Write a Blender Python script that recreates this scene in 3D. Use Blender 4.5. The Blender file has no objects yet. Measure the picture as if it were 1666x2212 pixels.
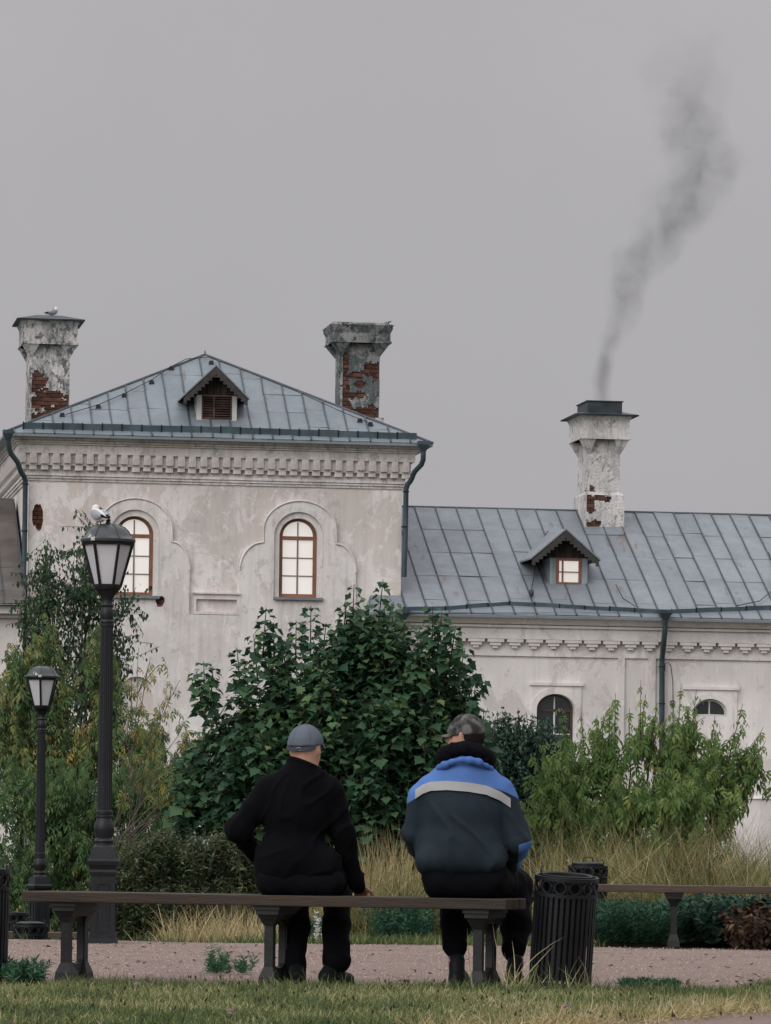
import bpy, bmesh, math, random
import numpy as np
from mathutils import Vector, Matrix, noise
from mathutils.geometry import tessellate_polygon

random.seed(7)
RNG = np.random.default_rng(7)
SC = bpy.context.scene
COL = SC.collection
R = math.radians

# ------------------------------------------------------------------ camera
EYE = 0.77                      # camera height above the path
FOC = 10000.0                   # focal length in units of 1/1666 frame width
ROLL = R(0.75)
CX, CY = 833.0, 1823.0          # where the horizon meets the lens axis
cam_d = bpy.data.cameras.new('camera')
cam = bpy.data.objects.new('camera', cam_d)
COL.objects.link(cam)
cam_d.sensor_fit = 'HORIZONTAL'
cam_d.sensor_width = 36
cam_d.lens = FOC / 1666 * 36
cam_d.shift_y = (CY - 1106) / 1666
cam_d.clip_start = 0.5
cam_d.clip_end = 3000
cam.matrix_world = Matrix.Translation((0, 0, EYE)) @ Matrix.Rotation(R(90), 4, 'X') @ Matrix.Rotation(ROLL, 4, 'Z')
SC.camera = cam

# ------------------------------------------------------------------ light
SUN_AZ, SUN_EL = R(218), R(30)         # azimuth clockwise from +Y
sun_d = bpy.data.lights.new('sun', 'SUN')
sun_d.energy = 1.5
sun_d.angle = R(55)
sun_d.color = (1.0, 0.96, 0.92)
sun = bpy.data.objects.new('sun', sun_d)
COL.objects.link(sun)
sd = Vector((math.sin(SUN_AZ) * math.cos(SUN_EL), math.cos(SUN_AZ) * math.cos(SUN_EL), math.sin(SUN_EL)))
sun.rotation_euler = sd.to_track_quat('Z', 'Y').to_euler()
sun.location = sd * 60

world = bpy.data.worlds.new('World')
SC.world = world
world.use_nodes = True
nt = world.node_tree
nt.nodes.clear()


def N(t, typ, **kw):
    n = t.nodes.new(typ)
    for k, v in kw.items():
        setattr(n, k, v)
    return n


wo = N(nt, 'ShaderNodeOutputWorld')
bg = N(nt, 'ShaderNodeBackground')
bg.inputs['Strength'].default_value = 0.1
sky = N(nt, 'ShaderNodeTexSky', sky_type='NISHITA')
sky.sun_disc = False
sky.sun_elevation = SUN_EL
sky.sun_rotation = SUN_AZ
hs = N(nt, 'ShaderNodeHueSaturation')
hs.inputs['Saturation'].default_value = 0.15
nt.links.new(sky.outputs[0], hs.inputs['Color'])
tc = N(nt, 'ShaderNodeTexCoord')
sep = N(nt, 'ShaderNodeSeparateXYZ')
nt.links.new(tc.outputs['Generated'], sep.inputs[0])
rmp = N(nt, 'ShaderNodeValToRGB')           # an overcast sky: three times brighter overhead than at the horizon
cr = rmp.color_ramp
cr.elements[0].position = 0.0
cr.elements[0].color = (4.05, 3.93, 4.10, 1)
cr.elements[1].position = 1.0
cr.elements[1].color = (14.0, 13.7, 14.1, 1)
e = cr.elements.new(0.13)
e.color = (4.10, 3.99, 4.10, 1)
e = cr.elements.new(0.24)
e.color = (4.45, 4.30, 4.42, 1)
e = cr.elements.new(0.5)
e.color = (9.6, 9.4, 9.65, 1)
nt.links.new(sep.outputs['Z'], rmp.inputs[0])
nz = N(nt, 'ShaderNodeTexNoise')
nz.inputs['Scale'].default_value = 9
nz.inputs['Detail'].default_value = 4
nt.links.new(tc.outputs['Generated'], nz.inputs['Vector'])
mr = N(nt, 'ShaderNodeMapRange')
mr.inputs['From Min'].default_value = 0.3
mr.inputs['From Max'].default_value = 0.7
mr.inputs['To Min'].default_value = 0.955
mr.inputs['To Max'].default_value = 1.045
nt.links.new(nz.outputs['Fac'], mr.inputs['Value'])
vm = N(nt, 'ShaderNodeVectorMath', operation='SCALE')
nt.links.new(rmp.outputs[0], vm.inputs[0])
nt.links.new(mr.outputs[0], vm.inputs['Scale'])
mx = N(nt, 'ShaderNodeMix', data_type='RGBA')
mx.inputs['Factor'].default_value = 0.94
nt.links.new(hs.outputs[0], mx.inputs['A'])
nt.links.new(vm.outputs[0], mx.inputs['B'])
nt.links.new(mx.outputs['Result'], bg.inputs['Color'])
nt.links.new(bg.outputs[0], wo.inputs['Surface'])

SC.view_settings.view_transform = 'Standard'
SC.view_settings.look = 'None'
SC.view_settings.exposure = 0
SC.view_settings.gamma = 1
SC.view_settings.use_curve_mapping = False
SC.cycles.max_bounces = 6
SC.cycles.transparent_max_bounces = 8
SC.cycles.volume_max_steps = 256


# ------------------------------------------------------------------ geometry helpers
def at(x, y, Y):
    """the world point at distance Y behind point (x, y) of the 1666 x 2212 view"""
    xc = (x - CX) / FOC * Y
    yc = (CY - y) / FOC * Y
    return Vector((xc * math.cos(ROLL) - yc * math.sin(ROLL), Y, EYE + xc * math.sin(ROLL) + yc * math.cos(ROLL)))


def tag(o, label=None, cat=None, group=None, kind=None):
    if label: o['label'] = label
    if cat: o['category'] = cat
    if group: o['group'] = group
    if kind: o['kind'] = kind
    return o


def empty(name, loc=(0, 0, 0), rz=0, parent=None):
    o = bpy.data.objects.new(name, None)
    o.empty_display_size = 0.2
    o.location = loc
    o.rotation_euler = (0, 0, rz)
    o.parent = parent
    COL.objects.link(o)
    return o


def inst(name, mesh, parent, loc=(0, 0, 0), rot=(0, 0, 0), scale=(1, 1, 1)):
    o = bpy.data.objects.new(name, mesh)
    o.location, o.rotation_euler, o.scale = loc, rot, scale
    o.parent = parent
    COL.objects.link(o)
    return o


def kids(o):
    return [c for c in bpy.data.objects if c.parent == o]


def copy_tree(o, parent=None, kidmap=None):
    if kidmap is None:
        kidmap = {}
        for c in bpy.data.objects:
            if c.parent: kidmap.setdefault(c.parent.name, []).append(c)
    c = o.copy()
    COL.objects.link(c)
    c.parent = parent
    for ch in kidmap.get(o.name, []):
        copy_tree(ch, c, kidmap)
    return c


class MB:
    def __init__(s):
        s.v, s.f, s.x = [], [], None

    def add(s, v, f):
        n = len(s.v)
        if s.x is not None: v = [s.x @ Vector(p) for p in v]
        s.v += [tuple(p) for p in v]
        s.f += [tuple(i + n for i in q) for q in f]

    def box(s, x0, x1, y0, y1, z0, z1):
        s.add([(x0, y0, z0), (x1, y0, z0), (x1, y1, z0), (x0, y1, z0), (x0, y0, z1), (x1, y0, z1), (x1, y1, z1), (x0, y1, z1)],
              [(0, 3, 2, 1), (4, 5, 6, 7), (0, 1, 5, 4), (1, 2, 6, 5), (2, 3, 7, 6), (3, 0, 4, 7)])

    def frustum(s, a, z0, b, z1):
        """a, b = (x0, x1, y0, y1) at z0 and z1"""
        s.add([(a[0], a[2], z0), (a[1], a[2], z0), (a[1], a[3], z0), (a[0], a[3], z0),
               (b[0], b[2], z1), (b[1], b[2], z1), (b[1], b[3], z1), (b[0], b[3], z1)],
              [(0, 3, 2, 1), (4, 5, 6, 7), (0, 1, 5, 4), (1, 2, 6, 5), (2, 3, 7, 6), (3, 0, 4, 7)])

    def slab(s, outer, holes=(), b0=0, b1=0.1, axis='y'):
        """a plate with holes: outline points (a, z), from depth b0 to b1"""
        loops = [list(outer)] + [list(h) for h in holes]
        flat = [p for l in loops for p in l]
        tris = tessellate_polygon([[Vector((p[0], p[1], 0)) for p in l] for l in loops])
        n = len(flat)
        mk3 = (lambda p, b: (p[0], b, p[1])) if axis == 'y' else (lambda p, b: (b, p[0], p[1]))
        v = [mk3(p, b0) for p in flat] + [mk3(p, b1) for p in flat]
        f = [tuple(t) for t in tris] + [tuple(i + n for i in reversed(t)) for t in tris]
        k = 0
        for l in loops:
            m = len(l)
            for i in range(m):
                i, j = k + i, k + (i + 1) % m
                f.append((i, j, j + n, i + n))
            k += m
        s.add(v, f)

    def poly(s, pts, off):
        """a convex polygon (3-D points) given the thickness vector off"""
        n = len(pts)
        v = [Vector(p) for p in pts] + [Vector(p) + Vector(off) for p in pts]
        f = [tuple(range(n)), tuple(reversed(range(n, 2 * n)))]
        for i in range(n):
            j = (i + 1) % n
            f.append((i, j, j + n, i + n))
        s.add(v, f)

    def tube(s, pts, r, n=8, cap=True):
        pts = [Vector(p) for p in pts]
        rs = r if isinstance(r, (list, tuple)) else [r] * len(pts)
        v, f = [], []
        ref = Vector((0, 0, 1))
        t0 = (pts[1] - pts[0]).normalized()
        if abs(t0.dot(ref)) > 0.95: ref = Vector((1, 0, 0))
        for i, p in enumerate(pts):
            if i == 0: t = pts[1] - pts[0]
            elif i == len(pts) - 1: t = pts[i] - pts[i - 1]
            else: t = (pts[i + 1] - pts[i]).normalized() + (pts[i] - pts[i - 1]).normalized()
            t.normalize()
            u = t.cross(ref)
            if u.length < 1e-4: u = t.orthogonal()
            u.normalize()
            w = u.cross(t).normalized()
            ref = w
            for k in range(n):
                a = 2 * math.pi * k / n
                v.append(p + (u * math.cos(a) + w * math.sin(a)) * rs[i])
        for i in range(len(pts) - 1):
            for k in range(n):
                a, b = i * n + k, i * n + (k + 1) % n
                f.append((a, b, b + n, a + n))
        if cap:
            f.append(tuple(reversed(range(n))))
            f.append(tuple(range((len(pts) - 1) * n, len(pts) * n)))
        s.add(v, f)

    def lathe(s, prof, n=24, c=(0, 0), phase=0.0, cap=True, flute=None):
        v, f = [], []
        for r, z in prof:
            for k in range(n):
                a = 2 * math.pi * k / n + phase
                q = r * (1 if flute is None else flute(k, z))
                v.append((c[0] + q * math.cos(a), c[1] + q * math.sin(a), z))
        m = len(prof)
        for i in range(m - 1):
            for k in range(n):
                a, b = i * n + k, i * n + (k + 1) % n
                f.append((a, b, b + n, a + n))
        if cap:
            f.append(tuple(reversed(range(n))))
            f.append(tuple(range((m - 1) * n, m * n)))
        s.add(v, f)

    def mesh(s, name, mat, smooth=None, fix=True):
        me = bpy.data.meshes.new(name)
        me.from_pydata(s.v, [], s.f)
        if fix:
            bm = bmesh.new()
            bm.from_mesh(me)
            bmesh.ops.recalc_face_normals(bm, faces=bm.faces)
            bm.to_mesh(me)
            bm.free()
        if mat: me.materials.append(mat)
        if smooth:
            me.shade_smooth()
            if smooth < 180: me.set_sharp_from_angle(angle=R(smooth))
        return me

    def build(s, name, mat, parent=None, smooth=None, fix=True):
        return inst(name, s.mesh(name, mat, smooth, fix), parent)


def bevel(o, w, seg=2):
    m = o.modifiers.new('bevel', 'BEVEL')
    m.width, m.segments, m.limit_method = w, seg, 'ANGLE'
    return o


# ------------------------------------------------------------------ material helpers
class Mat:
    def __init__(s, name, rough=0.7, metal=0.0, spec=0.3):
        s.m = bpy.data.materials.new(name)
        s.m.use_nodes = True
        s.t = s.m.node_tree
        s.p = s.t.nodes['Principled BSDF']
        s.out = s.t.nodes['Material Output']
        s.p.inputs['Roughness'].default_value = rough
        s.p.inputs['Metallic'].default_value = metal
        s.p.inputs['Specular IOR Level'].default_value = spec
        s.co = N(s.t, 'ShaderNodeTexCoord').outputs['Object']

    def link(s, a, b):
        s.t.links.new(a, b)

    def noise(s, scale, detail=4, rough=0.55, stretch=None, dist=0.0, off=None):
        n = N(s.t, 'ShaderNodeTexNoise')
        n.inputs['Scale'].default_value = scale
        n.inputs['Detail'].default_value = detail
        n.inputs['Roughness'].default_value = rough
        n.inputs['Distortion'].default_value = dist
        if stretch or off:
            mp = N(s.t, 'ShaderNodeMapping')
            if stretch: mp.inputs['Scale'].default_value = stretch
            if off: mp.inputs['Location'].default_value = off
            s.link(s.co, mp.inputs[0])
            s.link(mp.outputs[0], n.inputs['Vector'])
        else:
            s.link(s.co, n.inputs['Vector'])
        return n.outputs['Fac']

    def ramp(s, fac, *stops, interp='LINEAR'):
        r = N(s.t, 'ShaderNodeValToRGB')
        r.color_ramp.interpolation = interp
        els = r.color_ramp.elements
        for i, (p, c) in enumerate(stops):
            el = els[i] if i < 2 else els.new(p)
            el.position = p
            el.color = (c, c, c, 1) if isinstance(c, (int, float)) else (*c, 1)
        s.link(fac, r.inputs[0])
        return r.outputs[0]

    def mix(s, fac, a, b, mode='MIX'):
        m = N(s.t, 'ShaderNodeMix', data_type='RGBA', blend_type=mode)
        for k, v in (('Factor', fac), ('A', a), ('B', b)):
            i = m.inputs[k]
            if k != 'Factor': i = [q for q in m.inputs if q.name == k and q.type == 'RGBA'][0]
            if isinstance(v, (int, float)): i.default_value = v if k == 'Factor' else (v, v, v, 1)
            elif isinstance(v, tuple): i.default_value = (*v, 1)
            else: s.link(v, i)
        return [o for o in m.outputs if o.type == 'RGBA'][0]

    def math(s, op, a, b=0.0, clamp=False):
        m = N(s.t, 'ShaderNodeMath', operation=op, use_clamp=clamp)
        for i, v in enumerate((a, b)):
            if isinstance(v, (int, float)): m.inputs[i].default_value = v
            else: s.link(v, m.inputs[i])
        return m.outputs[0]

    def color(s, c):
        if isinstance(c, tuple): s.p.inputs['Base Color'].default_value = (*c, 1)
        else: s.link(c, s.p.inputs['Base Color'])
        return s

    def rough(s, v):
        s.link(v, s.p.inputs['Roughness'])
        return s

    def bump(s, h, strength=0.4, dist=0.01):
        b = N(s.t, 'ShaderNodeBump')
        b.inputs['Strength'].default_value = strength
        b.inputs['Distance'].default_value = dist
        s.link(h, b.inputs['Height'])
        s.link(b.outputs[0], s.p.inputs['Normal'])
        return s

    def rand(s):
        return N(s.t, 'ShaderNodeObjectInfo').outputs['Random']

    def attr(s, name):
        return N(s.t, 'ShaderNodeAttribute', attribute_name=name).outputs['Fac']


def mul(c, k):
    return tuple(q * k for q in c)


def plain(name, c, rough=0.7, metal=0.0, var=0.2, scale=6, bump=0.0, bscale=60, spec=0.3, per=0.0, stretch=None):
    M = Mat(name, rough, metal, spec)
    col = M.ramp(M.noise(scale, 5, stretch=stretch), (0.3, mul(c, 1 - var)), (0.7, mul(c, 1 + var)))
    if per:
        col = M.mix(1.0, col, M.ramp(M.rand(), (0, 1 - per), (1, 1 + per)), 'MULTIPLY')
    M.color(col)
    if bump: M.bump(M.noise(bscale, 6, stretch=stretch), bump, 0.02)
    return M.m


def plaster(name, white, beige, grey, t1=0.5, t2=0.56, dirt=0.35, s=1.0, streak=0.3):
    M = Mat(name, 0.9, 0, 0.15)
    n1 = M.noise(1.15 * s, 12, 0.72, (1, 1, 0.7), 0.5)
    c = M.mix(M.ramp(n1, (t1 - 0.012, 0.0), (t1 + 0.022, 1.0)), white, beige)
    n5 = M.noise(0.35 * s, 5, 0.6, None, 0, (5, 1, 2))
    c = M.mix(M.math('MULTIPLY', M.ramp(n5, (0.42, 0.0), (0.62, 1.0)), 0.55), c, mul(beige, 0.96))
    n2 = M.noise(3.2 * s, 12, 0.75, (1, 1, 0.8), 0.2, (3, 7, 1))
    c = M.mix(M.math('MULTIPLY', M.ramp(n2, (t2, 0.0), (t2 + 0.03, 1.0)), dirt * 1.3), c, mul(grey, 0.9))
    n6 = M.noise(3.4 * s, 12, 0.8, (1, 1, 0.6), 0.6, (13, 2, 9))
    c = M.mix(M.math('MULTIPLY', M.ramp(n6, (0.565, 0.0), (0.58, 1.0)), 0.7), c, mul(white, 1.08))
    n3 = M.noise(1.6 * s, 6, 0.6, (5, 5, 0.45), 0, (9, 2, 4))
    c = M.mix(M.math('MULTIPLY', M.ramp(n3, (0.48, 0.0), (0.7, 1.0)), streak), c, mul(grey, 0.8))
    n4 = M.noise(0.4 * s, 3, 0.5, None, 0, (1, 8, 3))
    c = M.mix(1.0, c, M.ramp(n4, (0.3, 0.86), (0.7, 1.08)), 'MULTIPLY')
    M.color(c)
    M.bump(M.math('ADD', n2, M.math('MULTIPLY', n1, 0.6)), 0.5, 0.03)
    return M.m


def leafmat(name, *stops, trans=0.25, rough=0.6):
    M = Mat(name, rough, 0, 0.2)
    c = M.ramp(M.attr('tint'), *stops)
    M.color(c)
    tr = N(M.t, 'ShaderNodeBsdfTranslucent')
    M.link(c, tr.inputs['Color'])
    ms = N(M.t, 'ShaderNodeMixShader')
    ms.inputs[0].default_value = trans
    M.link(M.p.outputs[0], ms.inputs[1])
    M.link(tr.outputs[0], ms.inputs[2])
    M.link(ms.outputs[0], M.out.inputs['Surface'])
    return M.m


PL = plaster('white_plaster', (0.80, 0.76, 0.745), (0.66, 0.60, 0.57), (0.47, 0.47, 0.48), 0.485)
PLW = plaster('wing_plaster', (0.82, 0.785, 0.775), (0.66, 0.62, 0.60), (0.47, 0.465, 0.475), 0.55, 0.6, 0.3, 1.0, 0.2)
PLT = plaster('cornice_plaster', (0.80, 0.76, 0.745), (0.64, 0.59, 0.565), (0.38, 0.385, 0.395), 0.53, 0.55, 0.5, 1.6, 0.4)
PLS = plaster('surround_plaster', (0.78, 0.75, 0.745), (0.68, 0.64, 0.62), (0.45, 0.455, 0.47), 0.53, 0.57, 0.4, 1.3, 0.35)
PLC = plaster('chimney_plaster', (0.62, 0.59, 0.57), (0.38, 0.375, 0.37), (0.15, 0.155, 0.155), 0.5, 0.51, 0.85, 2.2, 0.6)
PLD = plaster('mossy_plaster', (0.34, 0.345, 0.335), (0.12, 0.135, 0.135), (0.05, 0.06, 0.055), 0.47, 0.55, 0.8, 2.2, 0.5)


def roofmat(name, c, rust=0.60):
    M = Mat(name, 0.5, 0.15, 0.4)
    k = M.ramp(M.noise(1.3, 8, 0.65, (1, 1, 0.4)), (0.3, mul(c, 0.82)), (0.72, mul(c, 1.12)))
    k = M.mix(1.0, k, M.ramp(M.rand(), (0, 0.93), (1, 1.05)), 'MULTIPLY')
    r = M.noise(1.1, 9, 0.7, (3.2, 1.0, 0.8), 0.0, (4, 4, 4))
    k = M.mix(M.math('MULTIPLY', M.ramp(r, (rust, 0.0), (rust + 0.05, 1.0)), 0.65), k, (0.16, 0.12, 0.085))
    k = M.mix(M.math('MULTIPLY', M.ramp(M.noise(14, 8, 0.7), (0.45, 0.0), (0.75, 1.0)), 0.25), k, mul(c, 0.55))
    M.color(k)
    M.rough(M.ramp(M.noise(4, 5), (0.3, 0.4), (0.7, 0.62)))
    M.bump(M.noise(2.6, 4), 0.5, 0.03)
    return M.m


ROOF = roofmat('zinc_roof', (0.225, 0.252, 0.28))
ROOFT = roofmat('zinc_roof_tower', (0.215, 0.252, 0.282), 0.60)
SEAM = plain('roof_seam', (0.075, 0.09, 0.105), 0.5, 0.2)
GUT = plain('gutter_metal', (0.10, 0.142, 0.162), 0.5, 0.2, 0.3, 3)
PIPE = plain('drainpipe_metal', (0.06, 0.085, 0.10), 0.45, 0.3, 0.3, 3)
RUSTED = plain('rusty_roof', (0.125, 0.112, 0.105), 0.6, 0.2, 0.4, 1.5)
BLACKM = plain('black_bracket', (0.015, 0.018, 0.02), 0.6)
CAPM = plain('chimney_cap_metal', (0.045, 0.058, 0.066), 0.5, 0.3, 0.4, 4)
BRICK = plain('old_brick', (0.115, 0.056, 0.043), 0.9, 0, 0.55, 9, 0.5, 40, 0.1, 0.45)
MORT = plain('mortar', (0.17, 0.14, 0.12), 0.95, 0, 0.4, 10, 0.6, 30, 0.1)
BROWNW = plain('brown_window_wood', (0.23, 0.105, 0.07), 0.6, 0, 0.2, 5, 0.1, 40)
DARKW = plain('dark_boards', (0.040, 0.028, 0.026), 0.8, 0, 0.45, 4, 0.4, 30, 0.2, 0.35, (3, 3, 0.6))
BARGE = plain('weathered_bargeboard', (0.052, 0.048, 0.048), 0.8, 0, 0.3, 6)
LOUV = plain('louvre_wood', (0.095, 0.062, 0.055), 0.75, 0, 0.4, 6, 0.2, 30, 0.2, 0.3)
MUNT = plain('grey_muntin', (0.20, 0.17, 0.155), 0.6)
WHITEW = plain('white_painted_wood', (0.62, 0.60, 0.58), 0.6, 0, 0.1, 4)
GREYB = plain('grey_painted_board', (0.27, 0.32, 0.35), 0.6, 0, 0.25, 3, 0.1, 30, 0.3, 0, (4, 4, 0.6))
SILLM = plain('zinc_sill', (0.2, 0.23, 0.25), 0.5, 0.3)
M_ = Mat('sky_glow_pane', 0.15, 0, 0.5)  # bright sky reflected in the panes, put in as emission
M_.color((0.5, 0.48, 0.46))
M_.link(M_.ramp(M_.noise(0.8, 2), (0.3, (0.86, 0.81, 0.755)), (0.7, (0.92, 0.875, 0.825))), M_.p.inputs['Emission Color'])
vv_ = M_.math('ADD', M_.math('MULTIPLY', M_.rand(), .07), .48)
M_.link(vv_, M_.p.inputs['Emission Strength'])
SKYPANE = M_.m
M_ = Mat('dark_glass', 0.08, 0, 0.6)
M_.color(M_.ramp(M_.noise(1.5, 3), (0.35, (0.010, 0.014, 0.018)), (0.7, (0.03, 0.036, 0.042))))
DGLASS = M_.m
IRON = plain('black_iron', (0.010, 0.0115, 0.0145), 0.45, 0.1, 0.3, 5, 0.12, 60, 0.35)
IRONG = plain('bench_iron', (0.018, 0.0195, 0.020), 0.55, 0.1, 0.3, 6, 0.15, 50, 0.3)
M_ = Mat('lamp_dome_metal', 0.4, 0.2, 0.5)
k_ = M_.ramp(M_.noise(5, 4), (0.3, (0.035, 0.043, 0.045)), (0.7, (0.06, 0.07, 0.072)))
M_.color(M_.mix(M_.ramp(M_.noise(7, 4, 0.5, (3, 3, 0.35), 0.2), (0.64, 0.0), (0.66, 1.0)), k_, (0.55, 0.55, 0.54)))
DOME = M_.m
M_ = Mat('opal_glass', 0.25, 0, 0.5)
M_.color(M_.ramp(M_.noise(5, 3, 0.5, (1, 1, 0.5)), (0.3, (0.5, 0.51, 0.545)), (0.7, (0.62, 0.63, 0.66))))
OPAL = M_.m
WOOD = plain('bench_wood', (0.040, 0.027, 0.020), 0.62, 0, 0.35, 5, 0.3, 25, 0.3, 0.12, (0.5, 7, 7))
WOODP = plain('old_bench_wood', (0.075, 0.052, 0.040), 0.7, 0, 0.3, 5, 0.3, 25, 0.3, 0.12, (0.5, 7, 7))


# ------------------------------------------------------------------ ground
def height(X, Y):
    """the ground falls away behind the path on the left"""
    X, Y = np.asarray(X, float), np.asarray(Y, float)
    edge = 35.0 + 0.0 * X
    t = np.clip((Y - edge) / 6.0, 0, 1)
    t = t * t * (3 - 2 * t)
    side = np.clip((0.2 - X) / 1.6, 0, 1)
    side = side * side * (3 - 2 * side)
    far = np.clip((Y - 56) / 12, 0, 1)
    return -0.66 * t * side * (1 - far) - 0.15 * far


def hz(X, Y):
    return float(height(X, Y))


GROUNDM = Mat('soil', 0.95, 0, 0.1)
GROUNDM.color(GROUNDM.ramp(GROUNDM.noise(1.2, 8, 0.7), (0.35, (0.035, 0.04, 0.02)), (0.65, (0.075, 0.07, 0.035))))
GROUNDM.bump(GROUNDM.noise(12, 6), 0.6, 0.05)


def grid_sheet(name, xs, ys, zf, mat, kind='structure'):
    X, Y = np.meshgrid(xs, ys)
    Z = zf(X, Y)
    v = np.stack([X, Y, Z], -1).reshape(-1, 3)
    nx, ny = len(xs), len(ys)
    f = [(j * nx + i, j * nx + i + 1, (j + 1) * nx + i + 1, (j + 1) * nx + i) for j in range(ny - 1) for i in range(nx - 1)]
    me = bpy.data.meshes.new(name)
    me.from_pydata(v.tolist(), [], f)
    me.materials.append(mat)
    me.shade_smooth()
    o = inst(name, me, None)
    o['kind'] = kind
    return o


xs = np.concatenate([[-1500, -300, -60], np.arange(-14, 14.01, 0.4), [60, 300, 1500]])
ys = np.concatenate([[-300, -20, 10], np.arange(18, 72.01, 0.5), [90, 150, 400, 1500]])
grid_sheet('ground', xs, ys, lambda X, Y: height(X, Y) - 0.012, GROUNDM.m)

M_ = Mat('pink_gravel', 0.95, 0, 0.1)
nA, nB, nC = M_.noise(90, 6, 0.8), M_.noise(1.3, 6, 0.6), M_.noise(260, 3, 0.7)
c_ = M_.ramp(nA, (0.3, (0.345, 0.255, 0.222)), (0.5, (0.475, 0.365, 0.325)), (0.72, (0.57, 0.45, 0.41)))
c_ = M_.mix(1.0, c_, M_.ramp(nB, (0.3, 0.84), (0.7, 1.1)), 'MULTIPLY')
c_ = M_.mix(M_.math('MULTIPLY', M_.ramp(M_.noise(7, 8, 0.75), (0.58, 0.0), (0.68, 1.0)), 0.5), c_, (0.16, 0.12, 0.105))
M_.color(c_)
M_.bump(M_.math('ADD', nA, nC), 0.9, 0.03)
GRAVEL = M_.m
M_ = Mat('lawn_soil', 0.95, 0, 0.1)
M_.color(M_.ramp(M_.noise(5, 8, 0.7), (0.3, (0.045, 0.052, 0.025)), (0.7, (0.12, 0.105, 0.06))))
M_.bump(M_.noise(60, 5), 0.7, 0.03)
LAWNS = M_.m


def lawn_near(X):      # where gravel takes over again in front
    return 18.5 + 0.10 * np.sin(X * 2.1) + .10 * np.sin(X * 8.7) + .07 * np.sin(X * 21.) + np.clip(X - 0.15, 0, 9) * 2.1


def lawn_far(X):
    return 24.55 + 0.10 * np.sin(X * 3.1 + 1) + 0.06 * np.sin(X * 7.7) + np.clip(X - 1.85, 0, 9) * 5


def path_far(X):
    return 35.4 + 0.22 * np.sin(X * 1.7) + 0.1 * np.sin(X * 5.3) - np.clip(X, 0, 5) * 0.05


def strip(name, f0, f1, z, mat, xs, ny=14):
    X = np.asarray(xs)
    v, f = [], []
    for j in range(ny + 1):
        t = j / ny
        for x in X:
            v.append((x, f0(x) * (1 - t) + f1(x) * t, z))
    n = len(X)
    for j in range(ny):
        for i in range(n - 1):
            f.append((j * n + i, j * n + i + 1, (j + 1) * n + i + 1, (j + 1) * n + i))
    me = bpy.data.meshes.new(name)
    me.from_pydata(v, [], f)
    me.materials.append(mat)
    o = inst(name, me, None)
    o['kind'] = 'structure'
    return o


strip('gravel_path', lambda x: 8.0, path_far, 0.0, GRAVEL, np.arange(-9, 9.01, 0.12))
strip('lawn', lawn_near, lawn_far, 0.006, LAWNS, np.arange(-9, 9.01, 0.12))


# ------------------------------------------------------------------ building helpers
class Facade:
    def __init__(s, O, th):
        s.O = Vector((O[0], O[1], 0))
        s.th = th
        s.t = Vector((math.cos(th), math.sin(th), 0))
        s.n = Vector((-math.sin(th), math.cos(th), 0))

    def ray(s, x, y):
        d = at(x, y, 1.0) - Vector((0, 0, EYE))
        C = Vector((0, 0, EYE)) - s.O
        return (Vector((C.dot(s.t), C.dot(s.n), C.z)), Vector((d.dot(s.t), d.dot(s.n), d.z)))

    def px(s, x, y, b=0.0):
        C, d = s.ray(x, y)
        k = (b - C.y) / d.y
        p = C + d * k
        return p.x, p.z

    def plane(s, x, y, P, nrm):
        C, d = s.ray(x, y)
        k = (Vector(P) - C).dot(nrm) / d.dot(nrm)
        return C + d * k


def clip_poly(poly, clip):
    """Sutherland-Hodgman, both counter-clockwise"""
    out = list(poly)
    for i in range(len(clip)):
        a, b = clip[i], clip[(i + 1) % len(clip)]
        inp, out = out, []
        if not inp: return []

        def side(p):
            return (b[0] - a[0]) * (p[1] - a[1]) - (b[1] - a[1]) * (p[0] - a[0])
        for j in range(len(inp)):
            p, q = inp[j], inp[(j + 1) % len(inp)]
            sp, sq = side(p), side(q)
            if sp >= 0: out.append(p)
            if (sp >= 0) != (sq >= 0):
                t = sp / (sp - sq)
                out.append((p[0] + (q[0] - p[0]) * t, p[1] + (q[1] - p[1]) * t))
    return out


def area(p):
    return 0.5 * sum(p[i][0] * p[(i + 1) % len(p)][1] - p[(i + 1) % len(p)][0] * p[i][1] for i in range(len(p)))


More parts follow.
